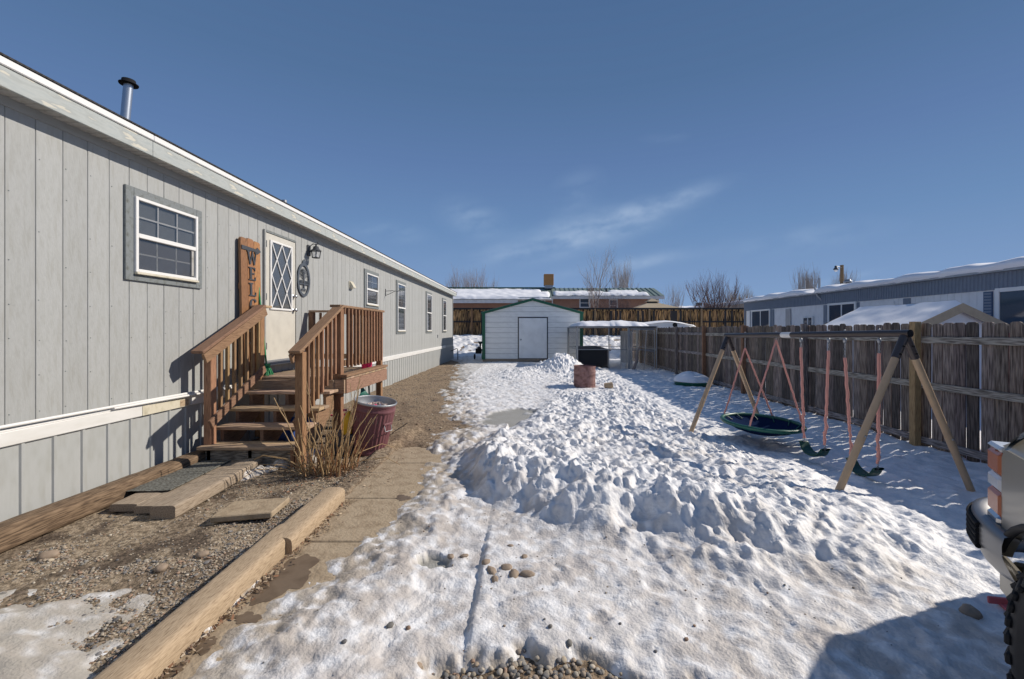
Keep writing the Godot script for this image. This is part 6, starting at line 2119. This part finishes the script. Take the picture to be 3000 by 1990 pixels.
func make_truck() -> void:
	var t := thing("pickup_truck", "beige pickup truck with amber corner lamp and chrome bumper, cut off at the frame edge", "truck", V(1.89, 0, 1.70))
	var fw := Vector3(0.545, 0, -0.8385).normalized()
	var bs := Basis(fw.cross(Vector3.UP), Vector3.UP, -fw)
	t.basis = bs
	t.position.y = 0.03
	var L := func(r: float, y: float, f: float) -> Vector3: return t.global_transform * Vector3(r, y, -f)
	var side := bs * Basis(Vector3(0, 0, -1), Vector3.UP, Vector3(1, 0, 0))  # polygons drawn in (f, y)
	# fender with its wheel opening
	var poly := PackedVector2Array([Vector2(0.0, 0.78), Vector2(0.0, 1.06), Vector2(-0.03, 1.1), Vector2(-1.28, 1.12), Vector2(-1.28, 0.46), Vector2(-0.93, 0.46)])
	for k in 15:
		var a := lerpf(PI * 0.96, PI * 0.2, k / 14.0)
		poly.append(Vector2(-0.42 + cos(a) * 0.5, 0.4 + sin(a) * 0.5))
	poly.append(Vector2(0.0, 0.67))
	var a1 := Acc.new()
	a1.prism(Transform3D(side, Vector3.ZERO), poly, 0.0, 0.03)
	mi(a1.mesh(), "fender", M.truck, t, L.call(0.0, 0.0, 0.0))
	var lip := PackedVector3Array()
	var lr := PackedFloat32Array()
	for k in 19:
		var a := lerpf(PI * 0.96, PI * 0.2, k / 18.0)
		lip.append(L.call(-0.006, 0.4 + sin(a) * 0.505, -0.42 + cos(a) * 0.505))
		lr.append(0.014)
	var la := Acc.new()
	la.tube(lip, lr, 8)
	mi(la.mesh(), "arch_lip", M.rub, t)
	mi(cbox(Vector3(0.4, 0.5, 1.1), 0.0), "wheel_well", M.dark, t, L.call(0.35, 0.86, -0.42), bs)
	mi(cbox(Vector3(1.1, 0.3, 1.3), 0.0), "underbody", M.dark, t, L.call(0.85, 0.6, -0.5), bs)
	# hood, crowned
	var rows := []
	for k in 15:
		var f := 0.14 - 1.36 * k / 14.0
		var row := PackedVector3Array()
		for q in 21:
			var u := q / 20.0
			var r := 0.0 + 1.7 * u
			var e := minf(u, 1.0 - u)
			var y := 1.09 + 0.06 * sqrt(clampf(e / 0.06, 0, 1)) + 0.02 * sin(PI * u)
			y -= 0.06 * pow(clampf((f - 0.02) / 0.12, 0, 1), 2.0)
			row.append(L.call(r, y + 0.03 * (k / 14.0), f))
		rows.append(row)
	var ho := Acc.new()
	ho.grid(rows, false, true)
	mi(ho.mesh(), "hood", M.truck, t)
	# bug shield standing on its front edge
	rows = []
	for k in 5:
		var row := PackedVector3Array()
		for q in 21:
			var u := q / 20.0
			var e := minf(u, 1.0 - u)
			row.append(L.call(0.02 + 1.66 * u, 1.115 + 0.02 * k - 0.05 * exp(-e * 26.0), 0.06 + 0.14 * sin(PI * clampf(e * 6.0, 0, 0.5)) - 0.025 * k))
		rows.append(row)
	var bg := Acc.new()
	bg.grid(rows)
	mi(bg.mesh(), "bug_shield", M.smoke, t)
	# corner lamp in three lenses
	for q in [[0.98, 1.075, M.amber], [0.915, 0.977, M.lens], [0.815, 0.912, M.amber], [1.077, 1.1, M.lens]]:
		mi(cbox(Vector3(0.13, q[1] - q[0], 0.135), 0.012), "corner_lamp", q[2], t, L.call(0.058, (q[0] + q[1]) / 2.0, 0.07), bs)
	lathe(t, "headlamp", M.lens, L.call(0.24, 0.93, 0.12), [[0.0, 0.05], [0.05, 0.045], [0.09, 0.025], [0.1, 0.0], [0.0, 0.0]], 24, bs * Basis(Vector3.RIGHT, -PI / 2))
	lathe(t, "headlamp", M.lens, L.call(1.46, 0.93, 0.12), [[0.0, 0.05], [0.05, 0.045], [0.09, 0.025], [0.1, 0.0], [0.0, 0.0]], 24, bs * Basis(Vector3.RIGHT, -PI / 2))
	mi(cbox(Vector3(1.44, 0.32, 0.14), 0.01), "grille", M.black, t, L.call(0.85, 0.94, 0.04), bs)
	for k in 5:
		mi(cbox(Vector3(0.95, 0.02, 0.02), 0.004), "grille_bar", M.chrome, t, L.call(0.85, 0.83 + 0.055 * k, 0.125), bs)
	mi(cbox(Vector3(0.06, 0.09, 0.12), 0.012), "lamp_bezel", M.chrome, t, L.call(0.02, 0.775, 0.07), bs)
	# wrap-round bumper with ribbed black pads on its corners
	var path := [[-0.02, -0.12], [-0.035, 0.02], [-0.035, 0.14], [-0.02, 0.25], [0.02, 0.35], [0.09, 0.43], [0.2, 0.475], [0.5, 0.5], [0.85, 0.505], [1.2, 0.5], [1.5, 0.475], [1.61, 0.43], [1.68, 0.35], [1.72, 0.25], [1.735, 0.1], [1.72, -0.1]]
	var cv := Curve3D.new()
	for p in path:
		cv.add_point(Vector3(p[0], 0, -p[1]))
	var lens := cv.get_baked_length()
	var sect := [[0.05, 0.775], [0.02, 0.79], [-0.005, 0.782], [-0.012, 0.75], [-0.012, 0.68], [-0.004, 0.655], [0.02, 0.6], [0.05, 0.565], [0.075, 0.56]]
	rows = []
	var pads := []
	for k in 61:
		var s := lens * k / 60.0
		var p := cv.sample_baked(s, true)
		var tg := (cv.sample_baked(minf(s + 0.02, lens), true) - cv.sample_baked(maxf(s - 0.02, 0.0), true)).normalized()
		var inn := tg.cross(Vector3.UP)
		if inn.dot(Vector3(0.85, 0, 0.3) - p) < 0.0:
			inn = -inn
		var row := PackedVector3Array()
		for q in sect:
			var rise := 0.03 * smoothstep(0.25, 0.0, s) if q[1] < 0.7 else 0.0
			row.append(t.global_transform * (p + inn * q[0] + Vector3(0, q[1] + rise, 0)))
		rows.append(row)
		if s > 0.14 and s < 0.66:
			pads.append(t.global_transform * (p - inn * 0.014))
	var bu := Acc.new()
	bu.grid(rows, false, false)
	mi(bu.mesh(), "bumper", M.bumper, t)
	for k in 5:
		var pts := PackedVector3Array()
		var rad := PackedFloat32Array()
		for p in pads:
			pts.append(p + Vector3(0, 0.668 + 0.022 * k, 0))
			rad.append(0.0105)
		var pa := Acc.new()
		pa.tube(pts, rad, 8)
		mi(pa.mesh(), "bumper_pad", M.black, t)
	mi(cbox(Vector3(1.55, 0.13, 0.03), 0.01), "valance", M.truck, t, L.call(0.85, 0.53, 0.16), bs)
	mi(cbox(Vector3(0.03, 0.15, 0.2), 0.01), "valance", M.truck, t, L.call(0.05, 0.54, 0.06), bs)
	for q in [[0.13, -0.4], [1.57, -0.4], [0.13, -3.3], [1.57, -3.3]]:
		var wb := bs if q[0] > 1.0 else bs * Basis(Vector3.UP, PI)
		lug_tyre(t, L.call(q[0], 0.375, q[1]), wb, 0.39, 0.25)
	# the rest of the truck, beside and behind the camera
	mi(cbox(Vector3(1.7, 0.66, 1.2), 0.05), "cab_body", M.truck, t, L.call(0.86, 0.8, -1.9), bs)
	var cab := Acc.new()
	cab.prism(Transform3D(side, Vector3.ZERO), PackedVector2Array([Vector2(-1.2, 1.13), Vector2(-1.7, 1.62), Vector2(-2.4, 1.64), Vector2(-2.52, 1.13)]), 0.1, 1.6)
	mi(cab.mesh(), "cab_roof", M.truck, t, L.call(0.0, 0.0, 0.0))
	var wi := Acc.new()
	wi.prism(Transform3D(side, Vector3.ZERO), PackedVector2Array([Vector2(-1.4, 1.16), Vector2(-1.75, 1.56), Vector2(-2.32, 1.57), Vector2(-2.4, 1.16)]), 0.09, 1.61)
	mi(wi.mesh(), "side_window", M.glass_far, t, L.call(0.0, 0.0, 0.0))
	mi(cbox(Vector3(1.66, 0.5, 1.95), 0.04), "bed", M.truck, t, L.call(0.86, 0.83, -3.55), bs)


# ---------------------------------------------------------------- a van out of frame, whose shadow falls into it
func make_van() -> void:
	var v := thing("parked_van", "white van parked out of view, shading the snow beside the truck", "van", V(4.45, 0, 0.6))
	var x0 := 3.72
	var x1 := 5.2
	var rows := []
	for k in 25:
		var d := 2.78 - 4.4 * k / 24.0
		var e := minf(k, 24 - k) / 24.0 * 4.4
		var top := 1.98 - 0.16 * exp(-e / 0.1) - 0.5 * smoothstep(-0.9, -1.8, d)
		var inn := 0.07 * exp(-e / 0.08)
		var row := PackedVector3Array()
		for p in [[x0 + inn, 0.3], [x0 + inn, 0.85], [x0 + 0.03 + inn, 1.1], [x0 + 0.08 + inn, top - 0.2], [x0 + 0.13 + inn, top - 0.07], [x0 + 0.26, top], [(x0 + x1) / 2, top + 0.03], [x1 - 0.26, top], [x1 - 0.13 - inn, top - 0.07], [x1 - 0.08 - inn, top - 0.2], [x1 - 0.03 - inn, 1.1], [x1 - inn, 0.85], [x1 - inn, 0.3]]:
			row.append(V(p[0], p[1], d))
		rows.append(row)
	var a := Acc.new()
	a.grid(rows)
	for e in [0, 24]:
		for q in range(1, 12):
			a.tri(rows[e][0], rows[e][q], rows[e][q + 1], Vector3(0, 0, -1 if e == 0 else 1))
	mi(a.mesh(), "body", M.pale, v)
	box(v, "floor", M.dark, V((x0 + x1) / 2, 0.3, 0.4), Vector3(x1 - x0 - 0.16, 0.05, 4.2), 0.0)
	box(v, "rear_window", M.glass_far, V((x0 + x1) / 2, 1.38, 2.785), Vector3(1.0, 0.42, 0.02), 0.005)
	for k in 3:
		box(v, "side_window", M.glass_far, V(x0 + 0.045, 1.36, 1.9 - 1.25 * k), Vector3(0.03, 0.4, 1.1), 0.005)
	for d in [1.7, -1.0]:
		for x in [x0 + 0.1, x1 - 0.1]:
			lathe(v, "wheel", M.rub, V(x, 0.3, d), [[0.0, -0.1], [0.22, -0.1], [0.31, -0.08], [0.32, 0.0], [0.31, 0.08], [0.22, 0.1], [0.0, 0.1]], 28, rotated(Vector3(0, 0, 90)))
	box(v, "bumper", M.iron, V((x0 + x1) / 2, 0.42, 2.84), Vector3(x1 - x0 - 0.1, 0.16, 0.1), 0.03)
	for x in [x0 + 0.12, x1 - 0.12]:
		box(v, "tail_lamp", M.red, V(x, 0.95, 2.78), Vector3(0.1, 0.4, 0.04), 0.01)


# ---------------------------------------------------------------- gravel, litter, stones
func scatter(nm: String, mesh: Mesh, m: Material, spots: Array, label: String) -> void:
	var mm := MultiMesh.new()
	mm.transform_format = MultiMesh.TRANSFORM_3D
	mm.use_colors = true
	mm.mesh = mesh
	mm.instance_count = spots.size()
	for k in spots.size():
		mm.set_instance_transform(k, spots[k][0])
		mm.set_instance_color(k, spots[k][1])
	var o := MultiMeshInstance3D.new()
	o.multimesh = mm
	o.material_override = m
	o.name = numbered(nm)
	add_child(o)
	o.set_meta("kind", "stuff")
	o.set_meta("label", label)


func dirt_y(x: float, d: float) -> float:
	return ground_y(x, d) + 0.016 * n_mid.get_noise_2d(x * 1.6, d * 1.6) + 0.007 * n_fine.get_noise_2d(x * 1.5, d * 1.5)


func make_scatter() -> void:
	var tones := [Color(0.3, 0.24, 0.18), Color(0.24, 0.2, 0.165), Color(0.2, 0.19, 0.175), Color(0.34, 0.29, 0.22), Color(0.26, 0.175, 0.125), Color(0.15, 0.145, 0.145), Color(0.38, 0.34, 0.28)]
	var variants := [[], [], []]
	for k in 30000:
		var x := rng.randf_range(-3.65, -1.86)
		var d := rng.randf_range(1.35, 5.0)
		var n := n_spot.get_noise_2d(x * 0.9 + 31.0, d * 0.9)
		var dens := lerpf(0.95, 0.06, smoothstep(2.0, 3.0, d - n * 2.2))
		dens = maxf(dens, 0.75 * smoothstep(0.45, 0.1, absf(x + 2.05)))
		if d > 4.0:
			dens = 0.14
		if rng.randf() > dens:
			continue
		var s := rng.randf_range(0.003, 0.0075) * (1.9 if rng.randf() < 0.06 else 1.0)
		var t := Transform3D(Basis.from_euler(Vector3(rng.randf_range(-0.4, 0.4), rng.randf() * TAU, rng.randf_range(-0.4, 0.4))) * Basis.from_scale(Vector3(s * rng.randf_range(1.0, 1.6), s * 0.65, s)), V(x, dirt_y(x, d) + s * 0.35, d))
		variants[k % 3].append([t, pick(tones) * rng.randf_range(0.8, 1.3)])
	for k in 2600:
		var x := rng.randf_range(-0.95, 1.0)
		var d := rng.randf_range(1.4, 2.25)
		if snow_parts(x, d)[0] > 0.012 and rng.randf() > 0.015:
			continue
		var s := rng.randf_range(0.007, 0.016)
		var t := Transform3D(Basis.from_euler(Vector3(rng.randf_range(-0.4, 0.4), rng.randf() * TAU, rng.randf_range(-0.4, 0.4))) * Basis.from_scale(Vector3(s * rng.randf_range(1.0, 1.5), s * 0.7, s)), V(x, maxf(ground_y(x, d), snow_y(x, d)) + s * 0.3, d))
		variants[k % 3].append([t, pick(tones) * rng.randf_range(0.8, 1.3)])
	# grit lying on the driveway snow
	for k in 200:
		var x := rng.randf_range(-1.3, 2.4)
		var d := rng.randf_range(1.95, 4.6)
		var s := rng.randf_range(0.0025, 0.006)
		if snow_parts(x, d)[2] > 0.3:
			continue
		variants[k % 3].append([Transform3D(Basis.from_euler(Vector3(0, rng.randf() * TAU, 0)) * Basis.from_scale(Vector3(s * 1.3, s * 0.7, s)), V(x, snow_y(x, d) + s * 0.2, d)), pick(tones) * 0.8])
	for k in 700:
		var d := rng.randf_range(5.2, 20.0)
		var x := lerpf(-3.9, curve_at(SNOW_EDGE, d), rng.randf())
		var s := rng.randf_range(0.006, 0.02)
		variants[k % 3].append([Transform3D(Basis.from_euler(Vector3(0, rng.randf() * TAU, 0)) * Basis.from_scale(Vector3(s * 1.3, s * 0.6, s)), V(x, dirt_y(x, d) + s * 0.2, d)), pick(tones) * rng.randf_range(0.7, 1.1)])
	for k in 3:
		scatter("gravel", stone_mesh(k + 40, 7), M.pebble, variants[k], "small mixed gravel over the bare ground")
	# dead leaves and bits of bark along the timbers and round the bush
	var lf := Acc.new()
	lf.quad(Vector3(-1, 0, -0.5), Vector3(1, 0.15, -0.35), Vector3(1, 0.1, 0.4), Vector3(-1, 0.3, 0.5), Vector3.UP)
	lf.quad(Vector3(-1, 0.0, -0.5), Vector3(-1, 0.3, 0.5), Vector3(-1.5, 0.3, 0.1), Vector3(-1.45, 0.2, -0.1), Vector3.UP)
	var leaves := []
	var lt := [Color(0.22, 0.15, 0.095), Color(0.33, 0.25, 0.17), Color(0.15, 0.1, 0.07), Color(0.4, 0.32, 0.23), Color(0.24, 0.12, 0.065)]
	for k in 1500:
		var x := 0.0
		var d := 0.0
		if k % 3 == 0:
			d = rng.randf_range(1.6, 3.9)
			x = -1.655 + absf(rng.randfn(0.0, 0.035))
		else:
			var a := rng.randf() * TAU
			var r := absf(rng.randfn(0.0, 0.42))
			x = -2.2 + cos(a) * r * 1.3
			d = 4.7 + sin(a) * r * 0.9
			if x > -1.4 or d > 5.7 or x < -3.0:
				continue
		var s := rng.randf_range(0.005, 0.013)
		var y := maxf(dirt_y(x, d), 0.034 if x > -1.72 and d < 6.3 else -1.0)
		leaves.append([Transform3D(Basis.from_euler(Vector3(rng.randf_range(-0.7, 0.7), rng.randf() * TAU, rng.randf_range(-0.7, 0.7))) * Basis.from_scale(Vector3(s, s, s)), V(x, y + 0.004 + rng.randf() * 0.012, d)), pick(lt)])
	scatter("leaf_litter", lf.mesh(), M.pebble, leaves, "brown dead leaves and bark scraps by the bush and timbers")
	# river stones lying free on the ice
	var st := [[-0.23, 2.71, 0.043], [-0.135, 2.74, 0.04], [-0.085, 2.67, 0.042], [0.0, 2.67, 0.043], [-0.27, 2.79, 0.03], [-0.52, 2.89, 0.026], [-0.43, 2.9, 0.025], [-0.2, 2.62, 0.03], [-0.12, 3.02, 0.02], [-0.02, 2.88, 0.025]]
	for k in st.size():
		var x: float = st[k][0]
		var d: float = st[k][1]
		var s: float = st[k][2]
		stone_thing("river_stone", "smooth tan river stone lying on the dirty snow of the drive", V(x, snow_y(x, d) + s * 0.02, d), Vector3(s * rng.randf_range(0.95, 1.3), s * rng.randf_range(0.45, 0.62), s * rng.randf_range(0.7, 0.95)), k + 4, "river stones on the snow")
	for q in [[-3.35, 2.98, 0.05, "pinkish rounded stone on the gravel by the railroad tie"], [-2.42, 2.82, 0.036, "pale rounded stone alone among the gravel"], [-2.28, 2.99, 0.035, "reddish rounded stone among the gravel"], [-0.55, 1.99, 0.055, "large grey rounded stone at the edge of the bare gravel"]]:
		stone_thing("garden_stone", q[3], V(q[0], dirt_y(q[0], q[1]) + q[2] * 0.3, q[1]), Vector3(q[2] * 1.2, q[2] * 0.7, q[2]), int(q[1] * 10.0), "")
